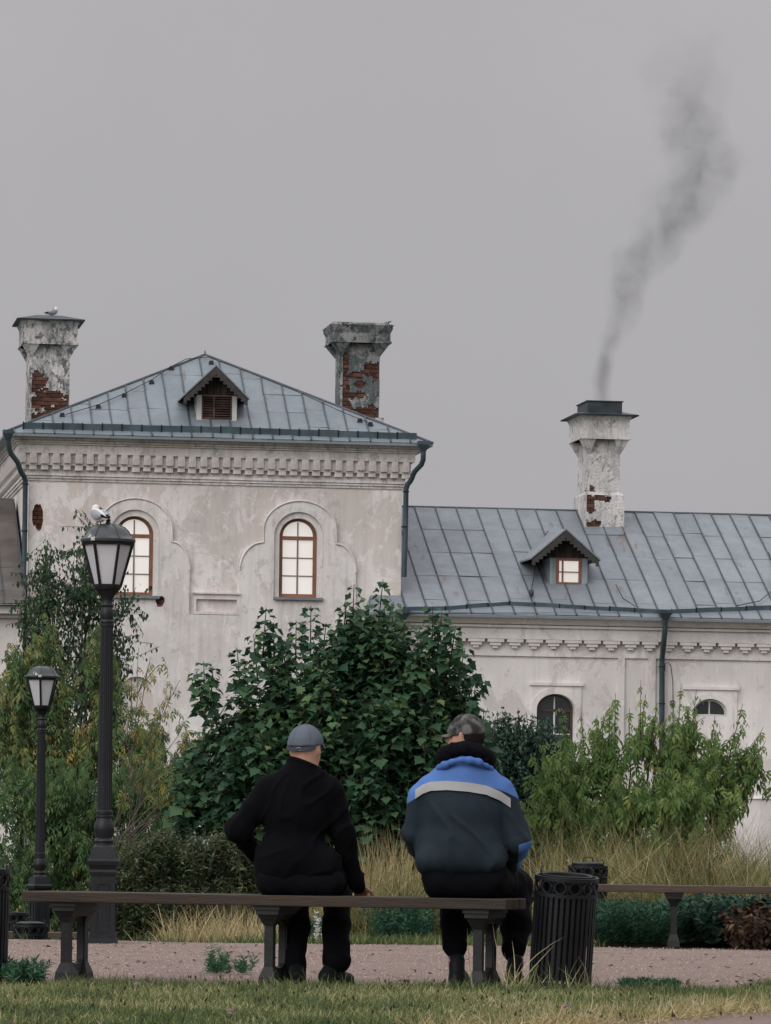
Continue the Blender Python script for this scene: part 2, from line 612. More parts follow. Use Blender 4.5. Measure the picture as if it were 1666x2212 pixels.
def roof_panels(parent, O, U, V, clip, cols, rowh, mat, rng, name='roof_panel'):
    """metal sheets with standing seams on the plane O + u U + v V"""
    U, V = Vector(U).normalized(), Vector(V).normalized()
    Nn = U.cross(V).normalized()
    for ci in range(len(cols) - 1):
        u0, u1 = cols[ci], cols[ci + 1]
        v = -rowh * .45 + rng.choice((0, 0, 0, .12, -.1)) + rng.uniform(-.012, .012)
        while v < 20:
            g = 0.006
            p = clip_poly([(u0 + g, v + g), (u1 - g, v + g), (u1 - g, v + rowh - g), (u0 + g, v + rowh - g)], clip)
            v += rowh
            if len(p) < 3 or area(p) < 0.004: continue
            mb = MB()
            h = 0.012 + rng.uniform(0, 0.006)
            tu, tv = rng.uniform(-0.02, 0.02), rng.uniform(-0.012, 0.012)
            cu, cv = sum(q[0] for q in p) / len(p), sum(q[1] for q in p) / len(p)
            pts = [O + U * q[0] + V * q[1] + Nn * (h + (q[0] - cu) * tu + (q[1] - cv) * tv) for q in p]
            mb.poly(pts, -Nn * 0.01)
            o = mb.build(name, mat, parent)
            # the folded seam on the sheet's left edge
            ed = sorted([q for q in p if q[0] < u0 + g + 0.004], key=lambda q: q[1])
            if len(ed) >= 2 and ed[-1][1] - ed[0][1] > 0.03:
                a, b = ed[0], ed[-1]
                m2 = MB()
                j = rng.uniform(-0.006, 0.006)
                A, B = O + U * (a[0] - g + j) + V * (a[1] - g), O + U * (b[0] - g - j) + V * (b[1] + g)
                m2.poly([A - U * 0.0105, A + U * 0.0105, B + U * 0.0105, B - U * 0.0105], Nn * 0.04)
                me = m2.mesh(name, SEAM)
                # join the seam into the sheet's mesh as a second material
                bm = bmesh.new()
                bm.from_mesh(o.data)
                k = len(bm.faces)
                bm.from_mesh(me)
                bm.faces.ensure_lookup_table()
                for f in bm.faces[k:]: f.material_index = 1
                bm.to_mesh(o.data)
                bm.free()
                o.data.materials.append(SEAM)


BRICKW, BRICKH = 0.235, 0.083
mb = MB()
mb.box(-0.113, 0.113, 0, 0.06, 0.004, 0.075)
BRICK_ME = mb.mesh('brick', BRICK)


def bricks(parent, a0, a1, z0, z1, b, test, face='front', rng=random):
    """single bricks on the plane facing the camera (or facing left), where test(a, z)"""
    r = 0
    z = z0
    while z < z1 - 0.03:
        off = (r % 2) * BRICKW / 2
        a = a0 - off
        while a < a1 - 0.03:
            l, h = max(a, a0), min(a + BRICKW, a1)
            w = h - l
            if w > 0.05 and test((l + h) / 2, z + BRICKH / 2):
                d = rng.uniform(-0.007, 0.007)
                s = (w - 0.012) / 0.226
                if face == 'front':
                    inst('brick', BRICK_ME, parent, ((l + h) / 2, b + d, z), (0, rng.uniform(-0.01, 0.01), 0), (s, 1, rng.uniform(0.92, 1.03)))
                else:
                    inst('brick', BRICK_ME, parent, (b + d, (l + h) / 2, z), (0, 0, R(-90)), (s, 1, rng.uniform(0.92, 1.03)))
            a += BRICKW
        z += BRICKH
        r += 1


def plaster_shell(mb, a0, a1, z0, z1, b0, b1, exposed, n=0.03, face='front'):
    """a render coat of small squares with ragged holes where the brick shows; b0 = outer, b1 = inner depth"""
    na, nz_ = max(2, round((a1 - a0) / n)), max(2, round((z1 - z0) / n))
    da, dz = (a1 - a0) / na, (z1 - z0) / nz_
    jit = {}

    def vert(i, j):
        if (i, j) not in jit:
            inn = 0 < i < na and 0 < j < nz_
            jit[(i, j)] = (random.uniform(-.3, .3) * da * inn, random.uniform(-.3, .3) * dz * inn, random.uniform(-0.004, 0.004) * inn)
        q = jit[(i, j)]
        return a0 + i * da + q[0], z0 + j * dz + q[1], q[2]
    keep = [[not exposed(a0 + (i + .5) * da, z0 + (j + .5) * dz) for j in range(nz_)] for i in range(na)]
    idx, v, f = {}, [], []

    def vid(i, j, k):
        if (i, j, k) not in idx:
            a, z, e_ = vert(i, j)
            b = (b0 + e_) if k == 0 else b1
            idx[(i, j, k)] = len(v)
            v.append((a, b, z) if face == 'front' else (b, a, z))
        return idx[(i, j, k)]
    for i in range(na):
        for j in range(nz_):
            if not keep[i][j]: continue
            f.append((vid(i, j, 0), vid(i + 1, j, 0), vid(i + 1, j + 1, 0), vid(i, j + 1, 0)))
            for di, dj, e0, e1 in ((-1, 0, (i, j), (i, j + 1)), (1, 0, (i + 1, j), (i + 1, j + 1)), (0, -1, (i, j), (i + 1, j)), (0, 1, (i, j + 1), (i + 1, j + 1))):
                ii, jj = i + di, j + dj
                if not (0 <= ii < na and 0 <= jj < nz_) or not keep[ii][jj]:
                    f.append((vid(*e0, 0), vid(*e1, 0), vid(*e1, 1), vid(*e0, 1)))
    mb.add(v, f)


def arch(a0, a1, zb, zs, zt, n=20):
    """outline of an arched opening, counter-clockwise"""
    c, rx, rz = (a0 + a1) / 2, (a1 - a0) / 2, zt - zs
    p = [(a0, zb), (a1, zb)]
    for i in range(n + 1):
        t = math.pi * i / n
        p.append((c + rx * math.cos(t), zs + rz * math.sin(t)))
    return p


TH = R(8.5)
T0 = at(62, 1050, 90)
T = Facade(T0, TH)
TW = T.px(869, 1050)[0]
TD = 8.0
tower = empty('tower_house', T.O, TH)
tag(tower, 'tall white plastered tower house with peeling walls, hipped metal roof and two chimneys', 'building')

# ---- tower wall with its openings
zt_ = lambda y, b=0.0, x=75: T.px(x, y, b)[1]
ZW = zt_(1037)


def win_dims(F, x0, x1, yt, ys_, yb, b=0.0):
    xm = (x0 + x1) / 2
    a0 = F.px(x0, ys_, b)[0]
    a1 = F.px(x1, ys_, b)[0]
    return a0, a1, F.px(xm, yb, b)[1], F.px(xm, ys_, b)[1], F.px(xm, yt, b)[1]


wd = [win_dims(T, 250, 332, 1115, 1155, 1287), win_dims(T, 604, 686, 1120, 1160, 1291)]


def ragged(cx, cz, rx, rz, n=16, seed=1):
    r = random.Random(seed)
    return [(cx + rx * math.cos(2 * math.pi * i / n) * r.uniform(.7, 1.08), cz + rz * math.sin(2 * math.pi * i / n) * r.uniform(.75, 1.05)) for i in range(n)]


pa, pz = T.px(82, 1116)
hole1 = ragged(pa, pz, 0.125, 0.285, 18, 3)
pa2, pz2 = T.px(345, 1300)
hole2 = ragged(pa2, pz2, 0.10, 0.13, 14, 5)
pa3, pz3 = T.px(276, 1294)
hole3 = ragged(pa3, pz3, 0.075, 0.045, 10, 8)
mb = MB()
mb.slab([(0, -1), (TW, -1), (TW, ZW), (0, ZW)], [arch(*d) for d in wd] + [hole1, hole2, hole3], 0, 0.35)
mb.box(0, 0.35, 0.352, TD, -1, ZW)
mb.box(TW - 0.35, TW, 0.352, TD, -1, ZW)
mb.box(0.352, TW - 0.352, TD - 0.35, TD, -1, ZW)
wall = mb.build('wall', PL, tower)
mb = MB()
for h in (hole1, hole2, hole3):
    xs_, zs_ = [q[0] for q in h], [q[1] for q in h]
    mb.box(min(xs_) - .03, max(xs_) + .03, 0.09, 0.33, min(zs_) - .03, max(zs_) + .03)
mb.build('rubble_core', MORT, wall)
for h in (hole1, hole2, hole3):
    xs_, zs_ = [q[0] for q in h], [q[1] for q in h]
    bricks(wall, min(xs_) - .02, max(xs_) + .02, min(zs_) - .02, max(zs_) + .02, -.03 if h is hole2 else 0.035, lambda a, z: True)

# ---- cornice: stepped courses running round the tower
mb = MB()


def course(y0, y1, p, q=None):
    """a solid course between image rows y0 (upper) and y1 at the left corner, projecting p at its foot and q at its top"""
    q = p if q is None else q
    z1, z0 = zt_(y0, -p), zt_(y1, -p)
    mb.frustum((-p, TW + p, -p, TD + p), z0, (-q, TW + q, -q, TD + q), z1 + 0.001)


course(1033, 1037.5, 0.03)
course(1031.6, 1033.2, 0.012)
course(1027.5, 1031.8, 0.06)
course(1025.9, 1027.7, 0.03)
course(1021.5, 1026.1, 0.085)
course(1003.5, 1021.7, 0.055)
course(977.5, 1003.7, 0.15)
course(960, 977.7, 0.22)
course(958.6, 960.2, 0.18)
course(955.6, 958.8, 0.255)
course(954.2, 955.8, 0.20)
course(950.5, 954.4, 0.29)
course(948.8, 950.7, 0.24)
course(936.5, 949, 0.32, 0.38)
cornice = mb.build('cornice', PLT, tower)
pitch = (TW + 0.3) / 34.5
zA, zB = zt_(977.5, -.22), zt_(999.5, -.22)
zC, zD = zt_(1003, -.15), zt_(1013.5, -.15)
mb = MB(); mb.box(-0.066, 0.066, 0, 0.072, zB - zA, 0.004)
D1 = bevel(inst('dentil', mb.mesh('dentil', PLT), None), .008, 1); bpy.data.objects.remove(D1)
D1 = mb.mesh('dentil', PLT)
mb = MB(); mb.box(-0.072, 0.072, 0, 0.096, zD - zC, 0.004)
D2 = mb.mesh('dentil', PLT)
k = 0
a = -0.15
while a < TW + 0.2:
    j = random.uniform(-.006, .006)
    inst('dentil', D1, cornice, (a + j, -0.22 + random.uniform(0, .004), zA), (0, random.uniform(-.012, .012), 0), (random.uniform(.94, 1.05), 1, random.uniform(.93, 1.04)))
    inst('dentil', D2, cornice, (a + j, -0.15 + random.uniform(0, .003), zC), (0, random.uniform(-.012, .012), 0), (random.uniform(.94, 1.06), 1, random.uniform(.85, 1.06)))
    a += pitch
b = -0.02
while b < TD:
    inst('dentil', D1, cornice, (-0.22, b, zA), (0, 0, R(-90)))
    inst('dentil', D2, cornice, (-0.15, b, zC), (0, 0, R(-90)))
    b += pitch


# ---- window surrounds: trefoil plaster relief
def trefoil(F, x0, x1, yt, ysp, ysh, xl, xr, ys2, yb, n=14):
    A0, A1 = F.px(x0, ysp)[0], F.px(x1, ysp)[0]
    zsp, ztp, zsh = F.px((x0 + x1) / 2, ysp)[1], F.px((x0 + x1) / 2, yt)[1], F.px((x0 + x1) / 2, ysh)[1]
    L, Rr = F.px(xl, ys2)[0], F.px(xr, ys2)[0]
    zs2, zb = F.px((x0 + x1) / 2, ys2)[1], F.px((x0 + x1) / 2, yb)[1]
    p = [(L, zb), (Rr, zb)]
    for i in range(n + 1):
        t = math.pi / 2 * i / n
        p.append((A1 + (Rr - A1) * math.cos(t), zs2 + (zsh - zs2) * math.sin(t)))
    c, rx = (A0 + A1) / 2, (A1 - A0) / 2
    for i in range(2 * n + 1):
        t = math.pi * i / (2 * n)
        p.append((c + rx * math.cos(t), zsp + (ztp - zsp) * math.sin(t)))
    for i in range(n + 1):
        t = math.pi / 2 * (1 - i / n)
        p.append((A0 - (A0 - L) * math.cos(t), zs2 + (zsh - zs2) * math.sin(t)))
    return p


def arch_window(F, parent, d, b, glass, rows, sillmat=SILLM, fmat=BROWNW, label=None, fw=0.075, sill=True, lunette=True):
    a0, a1, zb, zs, zt = d
    e_ = 0.004
    c = (a0 + a1) / 2
    holes = []
    panes = []
    g = 0.016
    # lights below the transom
    zt0 = zs - 0.02
    hgt = (zt0 - fw / 2 - (zb + fw)) / rows
    main = [(a0 + fw, zb + fw), (a1 - fw, zb + fw), (a1 - fw, zt0 - fw / 2), (a0 + fw, zt0 - fw / 2)]
    top = [(a1 - fw, zt0 + fw / 2)]
    rx, rz = (a1 - a0) / 2 - fw, zt - zs - fw
    top = [(a0 + fw, zt0 + fw / 2), (a1 - fw, zt0 + fw / 2)] + [(c + rx * math.cos(math.pi * i / 18), zs + 0.02 + rz * math.sin(math.pi * i / 18)) for i in range(19)]
    m = MB()
    m.slab(arch(a0 + e_, a1 - e_, zb + e_, zs, zt - e_), [main, top], b, b + 0.07)
    w = m.build('window', fmat, parent)
    if label: w['label'] = label
    # lights
    mu = MB()
    mu.box(c - g, c + g, b + 0.012, b + 0.05, zb + fw - .003, zt0 - fw / 2 + .003)
    mu.box(c - g * .8, c + g * .8, b + 0.014, b + 0.05, zt0 + fw / 2 - .003, zt - fw + .003)
    for r in range(1, rows):
        z = zb + fw + hgt * r
        mu.box(a0 + fw - .003, c - g - .001, b + 0.016, b + 0.048, z - g * .8, z + g * .8)
        mu.box(c + g + .001, a1 - fw + .003, b + 0.016, b + 0.048, z - g * .8, z + g * .8)
    mu.build('muntin', MUNT if fmat is BROWNW else WHITEW, w)
    for r in range(rows):
        for q in (0, 1):
            m = MB()
            l, h = (a0 + fw, c) if q == 0 else (c, a1 - fw)
            m.box(l - .01 * (q == 0), h + .01 * (q == 1), b + 0.035, b + 0.042, zb + fw + hgt * r - .01 * (r == 0), zb + fw + hgt * (r + 1) + .01 * (r == rows - 1))
            m.build('pane', glass, w)
    for q in (0, 1):
        pts = [p for p in top if (p[0] <= c + 1e-6 if q == 0 else p[0] >= c - 1e-6)]
        pts.append((c, zt0 + fw / 2))
        pts = sorted(set(pts), key=lambda p: math.atan2(p[1] - (zt0 + 0.15), p[0] - (c + (-0.1 if q == 0 else 0.1))))
        m = MB()
        m.slab(pts, [], b + 0.036, b + 0.043)
        m.build('pane', glass, w)
    if sill:
        m = MB()
        m.box(a0 - 0.11, a1 + 0.11, -0.15, b + 0.02, zb - 0.055, zb - 0.002)
        m.build('sill', sillmat, w)
    return w


tf = [trefoil(T, 568 - 355, 726 - 355, 1077, 1142, 1169, 517 - 355, 764 - 355, 1230, 1330),
      trefoil(T, 568.6, 726, 1082.5, 1147, 1174, 517, 768, 1235, 1330)]
# keep the left relief clear of the tower's corner
zl_, zpb = T.px(465, 1340)[1], T.px(467, 1329)[1]
L1, R1, L2, R2 = tf[0][0][0], tf[0][1][0], tf[1][0][0], tf[1][1][0]
inn = [arch(d[0] - 0.115, d[1] + 0.115, d[2] - 0.06, d[3], d[4] + 0.125) for d in wd]
bA0, bzs = T.px(260, 1490); bA1 = T.px(330, 1490)[0]
bzt = T.px(295, 1462)[1]
m = MB()
m.slab([(0.012, -1), (TW - .012, -1), (TW - .012, zl_), (R2, zl_)] + tf[1][2:] + [(L2, zpb), (R1, zpb)] + tf[0][2:] + [(L1, zl_), (0.012, zl_)], inn + [arch(bA0, bA1, 0.3, bzs, bzt), hole2], -0.075, 0.012)
low = m.build('window_surround', PLS, tower)
for q in tf:
    m = MB()
    m.tube([Vector((a, -.078, z)) for a, z in q[2:]], .022, 6)
    m.build('edge_bead', PLS, low, 60)
for i, d in enumerate(wd):
    inner = arch(d[0] - 0.115, d[1] + 0.115, d[2] - 0.06, d[3], d[4] + 0.125)
    s = low
    m = MB()
    m.slab(arch(d[0] - 0.113, d[1] + 0.113, d[2] - 0.058, d[3], d[4] + 0.123), [arch(d[0] - .003, d[1] + .003, d[2] - .003, d[3], d[4] + .003)], -0.018, 0.013)
    m.build('inner_arch', PLS, s)
    arch_window(T, tower, d, 0.09, SKYPANE, 3)
# the small framed panel between the windows
A0, z1 = T.px(418, 1283); A1, z0 = T.px(516, 1329)
m = MB()
m.slab([(A0, z0), (A1, z0), (A1, z1), (A0, z1)], [(lambda q: [(A0 + .05, z0 + .05), (A1 - .05, z0 + .05), (A1 - .05, z1 - .1), (A0 + .05, z1 - .1)])(0)], -0.074, 0.01)
m.box(A0 - .02, A1 + .02, -0.115, 0.011, z1 + .001, z1 + 0.03)
m.build('wall_panel', PLS, tower)
# ---- tower roof
OV = 0.52
ZE = zt_(935.5, -OV, 40)
# find the depth at which the apex stands over the middle
bap = 2.0
for _ in range(40):
    aa = T.px(443, 767, bap)[0]
    bap += (TW * 0.5 - aa) * -3.0 if False else 0
bap = 2.35
aap, zap = T.px(443, 768, bap)
m = MB()
E = [(-OV, -OV, ZE), (TW + OV, -OV, ZE), (TW + OV, TD + OV, ZE), (-OV, TD + OV, ZE)]
AP = (aap, bap, zap); AQ = (aap, TD - bap, zap)
m.add(E + [AP, AQ] + [(x, y, z - 0.05) for x, y, z in E],
      [(0, 1, 4), (1, 2, 5, 4), (2, 3, 5), (3, 0, 4, 5), (6, 7, 1, 0), (7, 8, 2, 1), (8, 9, 3, 2), (9, 6, 0, 3), (6, 9, 8, 7)])
roof = m.build('roof', ROOFT, tower)
Of = Vector(E[0]); U = Vector((1, 0, 0))
mid = Vector((aap, -OV, ZE))
Vv = (Vector(AP) - mid)
sl = Vv.length
clipp = [(0, 0), (TW + 2 * OV, 0), (aap + OV, sl)]
VT = Vv.normalized()
NT = U.cross(VT).normalized()
cols = [-0.2]
while cols[-1] < TW + 2: cols.append(cols[-1] + random.uniform(0.37, 0.43))
roof_panels(roof, Of, U, VT, clipp, cols, 0.72, ROOFT, random.Random(3))
# ridge caps along the hips
m = MB()
m.tube([Vector(E[0]) + NT * .02, Vector(AP) + Vector((0, 0, .02))], 0.028, 6)
m.tube([Vector(E[1]) + NT * .02, Vector(AP) + Vector((0, 0, .02))], 0.028, 6)
m.tube([Vector(AP), Vector(AQ)], 0.03, 6)
m.tube([Vector(AP) - Vector((0, 0, .05)), Vector(AP) + Vector((0, 0, .10))], [0.03, 0.01], 6)
m.build('ridge_cap', SEAM, roof)


# standing gutter strips with brackets on the roof foot
def gutter(parent, F, P, nrm, VV, pts, h, mat, step):
    """sections along the image polyline pts lying on the roof plane"""
    g = None
    for (xa, ya), (xb, yb) in zip(pts[:-1], pts[1:]):
        n = max(1, round(abs(xb - xa) / step))
        for i in range(n):
            t0, t1 = i / n, (i + 1) / n
            A = F.plane(xa + (xb - xa) * t0, ya + (yb - ya) * t0, P, nrm)
            B = F.plane(xa + (xb - xa) * t1, ya + (yb - ya) * t1, P, nrm)
            dj = random.uniform(-.012, .012)
            m = MB()
            up = Vector((0, -0.25, 1)).normalized() * (h + random.uniform(-.008, .008))
            m.poly([A + nrm * .01, B + nrm * .01, B + nrm * .01 + up, A + nrm * .01 + up], Vector((0, 0.02, 0)))
            o = m.build('gutter_section', mat, parent)
            m = MB()
            m.poly([A + nrm * .01 + Vector((-.011, -.012, -.02)), A + nrm * .01 + Vector((.011, -.012, -.02)), A + nrm * .01 + up * 1.1 + Vector((.011, -.012, 0)), A + nrm * .01 + up * 1.1 + Vector((-.011, -.012, 0))], Vector((0, 0.03, 0)))
            m.build('gutter_bracket', BLACKM, parent)


m = MB()
gl0, gl1 = T.plane(47, 925, Of, NT), T.plane(894, 948, Of, NT)
m.tube([gl0 + NT * .012, gl1 + NT * .012], 0.012, 5)
gut = m.build('gutter', GUT, tower)
gutter(gut, T, Of, NT, VT, [(50, 928), (434, 936), (900, 951)], 0.135, GUT, 43)
# snow cleats and cable over the roof
m = MB()
cp = [T.plane(x, y, Of, NT) + NT * 0.07 for x, y in [(142, 902), (212, 881), (268, 857), (327, 827), (370, 798), (402, 782), (450, 778), (540, 812), (640, 852), (740, 897), (800, 921)]]
m.tube(cp, 0.008, 5)
cable = m.build('roof_cable', BLACKM, tower)
for x, y in [(134, 900), (212, 882), (268, 858), (327, 829), (370, 799), (456, 787), (777, 912), (800, 920)]:
    p = T.plane(x, y, Of, NT)
    m = MB()
    m.frustum((p.x - .055, p.x + .055, p.y - .05, p.y + .05), p.z - .01, (p.x - .03, p.x + .04, p.y - .03, p.y + .03), p.z + .075)
    m.build('cable_clip', BLACKM, cable)


# ---- dormers
def dormer(F, parent, apex, le, re, box, P, nrm, kind, label):
    """apex, le, re: image points of the gable; box = x0, x1, y0, y1 of the pale front"""
    xm = (box[0] + box[1]) / 2
    foot = F.plane(xm, box[3], P, nrm)
    b = foot.y - 0.02
    a0, zb = F.px(box[0], box[3], b); a1, zt = F.px(box[1], box[2], b)
    bf = b - 0.32
    al, zl = F.px(*le, bf); ar, zr = F.px(*re, bf); ac, zc = F.px(*apex, bf)
    zl = zr = (zl + zr) / 2
    ac = (al + ar) / 2
    back = b + 3.0
    m = MB()
    fr = 0.095 if kind == 'louvre' else 0.12
    ho = [(a0 + fr, zb + 0.025), (a1 - fr, zb + 0.025), (a1 - fr, zt), (a0 + fr, zt)]
    m.slab([(a0, zb - .15), (a1, zb - .15), (a1, zt + .01), (a0, zt + .01)], [ho], b, b + 0.06)
    m.box(a0, a0 + .05, b + .061, back, zb - .15, zt)
    m.box(a1 - .05, a1, b + .061, back, zb - .15, zt)
    d = m.build('dormer', WHITEW if kind == 'louvre' else GREYB, parent)
    d['label'] = label
    # roof: two sloping sheets
    for s_, ae in ((0, al), (1, ar)):
        m = MB()
        up = Vector((0, 0, 0.035))
        m.poly([(ac, bf, zc - .035), (ae, bf, zl - .035), (ae, back, zl - .035), (ac, back, zc - .035)], up)
        m.build('dormer_roof', ROOF, d)
        m = MB()
        sx = 1 if s_ else -1
        m.poly([(ac, bf + .01, zc - .04), (ae - sx * .03, bf + .01, zl - .04), (ae - sx * .03, bf + .01, zl - .15), (ac, bf + .01, zc - .19)], Vector((0, .03, 0)))
        n = 9
        for i in range(n):
            t = (i + .5) / n
            q = Vector((ac, bf + .012, zc - .19)).lerp(Vector((ae - sx * .03, bf + .012, zl - .15)), t)
            m.box(q.x - .028, q.x + .028, q.y, q.y + .025, q.z - .03, q.z + .01)
        m.build('bargeboard', BARGE, d)
    # boarded gable
    nb = 7
    for i in range(nb):
        u0 = a0 - .08 + (a1 - a0 + .16) * i / nb + .004
        u1 = a0 - .08 + (a1 - a0 + .16) * (i + 1) / nb - .004
        hh = lambda u: zl + (zc - zl) * (1 - abs(u - ac) / (ar - ac)) - .05
        m = MB()
        m.poly([(u0, b - .03, zt + .012), (u1, b - .03, zt + .012), (u1, b - .03, hh(u1)), (u0, b - .03, hh(u0))], Vector((0, .03 + random.uniform(0, .008), 0)))
        m.build('board', DARKW, d)
    if kind == 'louvre':
        m = MB()
        z0_, z1_ = zb + .027, zt - .002
        l, r = a0 + fr + .004, a1 - fr - .004
        m.slab([(l, z0_), (r, z0_), (r, z1_), (l, z1_)], [[(l + .025, z0_ + .02), (ac - .015, z0_ + .02), (ac - .015, z1_ - .02), (l + .025, z1_ - .02)], [(ac + .015, z0_ + .02), (r - .025, z0_ + .02), (r - .025, z1_ - .02), (ac + .015, z1_ - .02)]], b - .01, b + .05)
        m.build('shutter_frame', LOUV, d)
        m = MB(); m.box(l, r, b + .13, b + .15, z0_, z1_); m.build('shutter_back', BLACKM, d)
        n = 9
        for i in range(n):
            z = z0_ + .02 + (z1_ - z0_ - .04) * (i + .5) / n
            for u0, u1 in ((l + .022, ac - .012), (ac + .012, r - .022)):
                m = MB()
                m.poly([(u0, b + .0, z - .016), (u1, b + .0, z - .016), (u1, b + .045, z + .010), (u0, b + .045, z + .010)], Vector((0, .006, .008)))
                m.build('slat', LOUV, d)
    else:
        z0_, z1_ = zb + .027, zt - .002
        l, r = a0 + fr + .003, a1 - fr - .003
        m = MB()
        fw = .05
        zm = z0_ + (z1_ - z0_) * .46
        g = .016
        hs_ = [[(x0, y0), (x1, y0), (x1, y1), (x0, y1)] for x0, x1 in ((l + fw * 1.2, ac - g), (ac + g, r - fw * 1.2)) for y0, y1 in ((z0_ + .03, zm - g * .7), (zm + g * .7, z1_ - .05))]
        m.slab([(l, z0_), (r, z0_), (r, z1_), (l, z1_)], hs_, b - .008, b + .05)
        m.build('window_frame', BROWNW, d)
        for h in hs_:
            m = MB()
            m.box(h[0][0] - .008, h[1][0] + .008, b + .025, b + .032, h[0][1] - .008, h[2][1] + .008)
            m.build('pane', SKYPANE, d)
    return d


dormer(T, tower, (470, 787), (394, 861), (539, 853), (425, 512, 856, 908), Of, NT, 'louvre', 'gabled dormer with brown louvred shutter')


# ---- chimneys
def blob_mask(blobs, seed, amp=0.55, frq=7.0, base=-9.0):
    def f(a, z):
        n = noise.noise(Vector((a * frq, z * frq * 1.3, seed * 11.3))) * amp + noise.noise(Vector((a * frq * 3, z * frq * 4, seed * 3.1))) * amp * .5
        for (ca, cz, ra, rz) in blobs:
            if ((a - ca) / ra) ** 2 + ((z - cz) / rz) ** 2 < 1 + n * 2.2: return True
        return n > 0.30 + (-base if base < 0 else 0) * 0 + 10 * (base < -5)
    return f


def chimney(F, parent, fx, b, ybase, yshaft, yblock, ytop, bx, depth, plast, blobs, label, cap, baseblk=None, topslab=None):
    """fx = (x0, x1) image columns of the shaft front, b its depth; rows: foot, top of shaft, foot of block, top of block; bx = (x0, x1) of block front"""
    xm = (fx[0] + fx[1]) / 2
    a0, a1 = F.px(fx[0], yshaft, b)[0], F.px(fx[1], yshaft, b)[0]
    Z = lambda y: F.px(xm, y, b)[1]
    zb, zs, zk, zt = Z(ybase), Z(yshaft), Z(yblock), Z(ytop)
    A0, A1 = F.px(bx[0], yblock, b)[0], F.px(bx[1], yblock, b)[0]
    ov = ((a0 - A0) + (A1 - a1)) / 2
    A0, A1 = a0 - ov, a1 + ov
    bd = b + depth
    B0, B1 = b - ov, bd + ov
    lo = zb - 0.9
    m = MB()
    i_ = 0.05
    m.box(a0 + i_, a1 - i_, b + i_, bd - i_, lo, zk + .05)
    ch = m.build('chimney', MORT, parent)
    ch['label'] = label
    blobs = [(a0 + (a1 - a0) * u, zb + (zs - zb) * v, (a1 - a0) * ru, (zs - zb) * rv) for u, v, ru, rv in blobs]
    ex = blob_mask(blobs, len(label))
    exs = blob_mask([(b + .15 * depth, q[1], .1 * depth, q[3] * .8) for q in blobs[:3]], len(label) + 3)
    m = MB()
    plaster_shell(m, a0, a1, lo + .3, zk + .03, b, b + .049, ex)
    plaster_shell(m, b + .0, bd, lo + .3, zk + .03, a0, a0 + .049, exs, .04, 'side')
    m.box(a1 - .049, a1, b + .05, bd, lo, zk + .03)
    m.box(a0 + .05, a1 - .05, bd - .049, bd, lo, zk + .03)
    m.build('render_coat', plast, ch, fix=True)
    bricks(ch, a0 + .012, a1 - .012, zb - .45, zs, b + .016, lambda a, z: ex(a, z) or ex(a + .1, z) or ex(a - .1, z) or ex(a, z - .04) or ex(a, z + .04))
    bricks(ch, b + .03, bd - .03, zb - .45, zs, a0 + .016, lambda a, z: exs(a, z) or exs(a + .1, z) or exs(a - .1, z), 'side')
    # block on four corner brackets
    m = MB()
    m.box(A0, A1, B0, B1, zk, zt)
    m.box(A0 - .025, A1 + .025, B0 - .025, B1 + .025, zk + .0, zk + .035)
    m.frustum((A0 - .0, A1 + .0, B0 - .0, B1 + .0), zt - .10, (A0 - .05, A1 + .05, B0 - .05, B1 + .05), zt - .0)
    w = (A1 - A0) * .30
    for x0, x1, s0 in ((A0, A0 + w, 0), (A1 - w, A1, 1)):
        for y0, y1, s1 in ((B0, B0 + w, 0), (B1 - w, B1, 1)):
            tx = (a0 - .012, a0 + .05) if s0 == 0 else (a1 - .05, a1 + .012)
            ty = (b - .012, b + .05) if s1 == 0 else (bd - .05, bd + .012)
            m.frustum((*tx, *ty), zs, (x0, x1, y0, y1), zk + .002)
    # stepped pointed arch between the brackets
    o = m.build('corbelled_head', plast, ch)
    m = MB()
    n = 5
    c = (a0 + a1) / 2
    for i in range(n):
        t = i / n
        hw = (a1 - a0) * (.36 - .26 * t)
        z = zk - .0 + (zt - zk) * (.09 * i)
        m.box(c - hw, c + hw, B0 - .006 - .001 * i, B0 + .02, z, z + (zt - zk) * .09 + .001)
    m.build('arch_niche', plast, ch)
    if baseblk:
        x0, x1, y0, y1 = baseblk
        p0, p1 = F.px(x0, y1, b)[0], F.px(x1, y1, b)[0]
        q0, q1 = Z(y1), Z(y0)
        e_ = max(.03, a0 - p0)
        exb = blob_mask([(p0 + .08, q0 + (q1 - q0) * .65, .12, .33), (p0 + .35, q1 - .06, .3, .06), (p0 + .2, q0 + .05, .2, .08), (p1 - .35, q1 - .07, .14, .06)], 5)
        m = MB()
        plaster_shell(m, p0, p1, q0 - .1, q1, b - e_, b - e_ + .045, exb)
        m.box(p0, p0 + .045, b - e_, bd + e_, q0 - .8, q1)
        m.box(p1 - .045, p1, b - e_ + .001, bd + e_, q0 - .8, q1)
        m.frustum((p0, p1, b - e_, bd + e_), q1 + .001, (a0, a1, b, bd), q1 + .07)
        m.build('chimney_base', plast, ch)
        m = MB(); m.box(p0 + .05, p1 - .05, b - e_ + .05, bd + e_ - .05, q0 - .8, q1 - .01)
        m.build('base_core', MORT, ch)
        bricks(ch, p0 + .01, p1 - .01, q0 - .1, q1, b - e_ + .014, lambda a, z: exb(a, z) or exb(a + .08, z) or exb(a - .08, z))
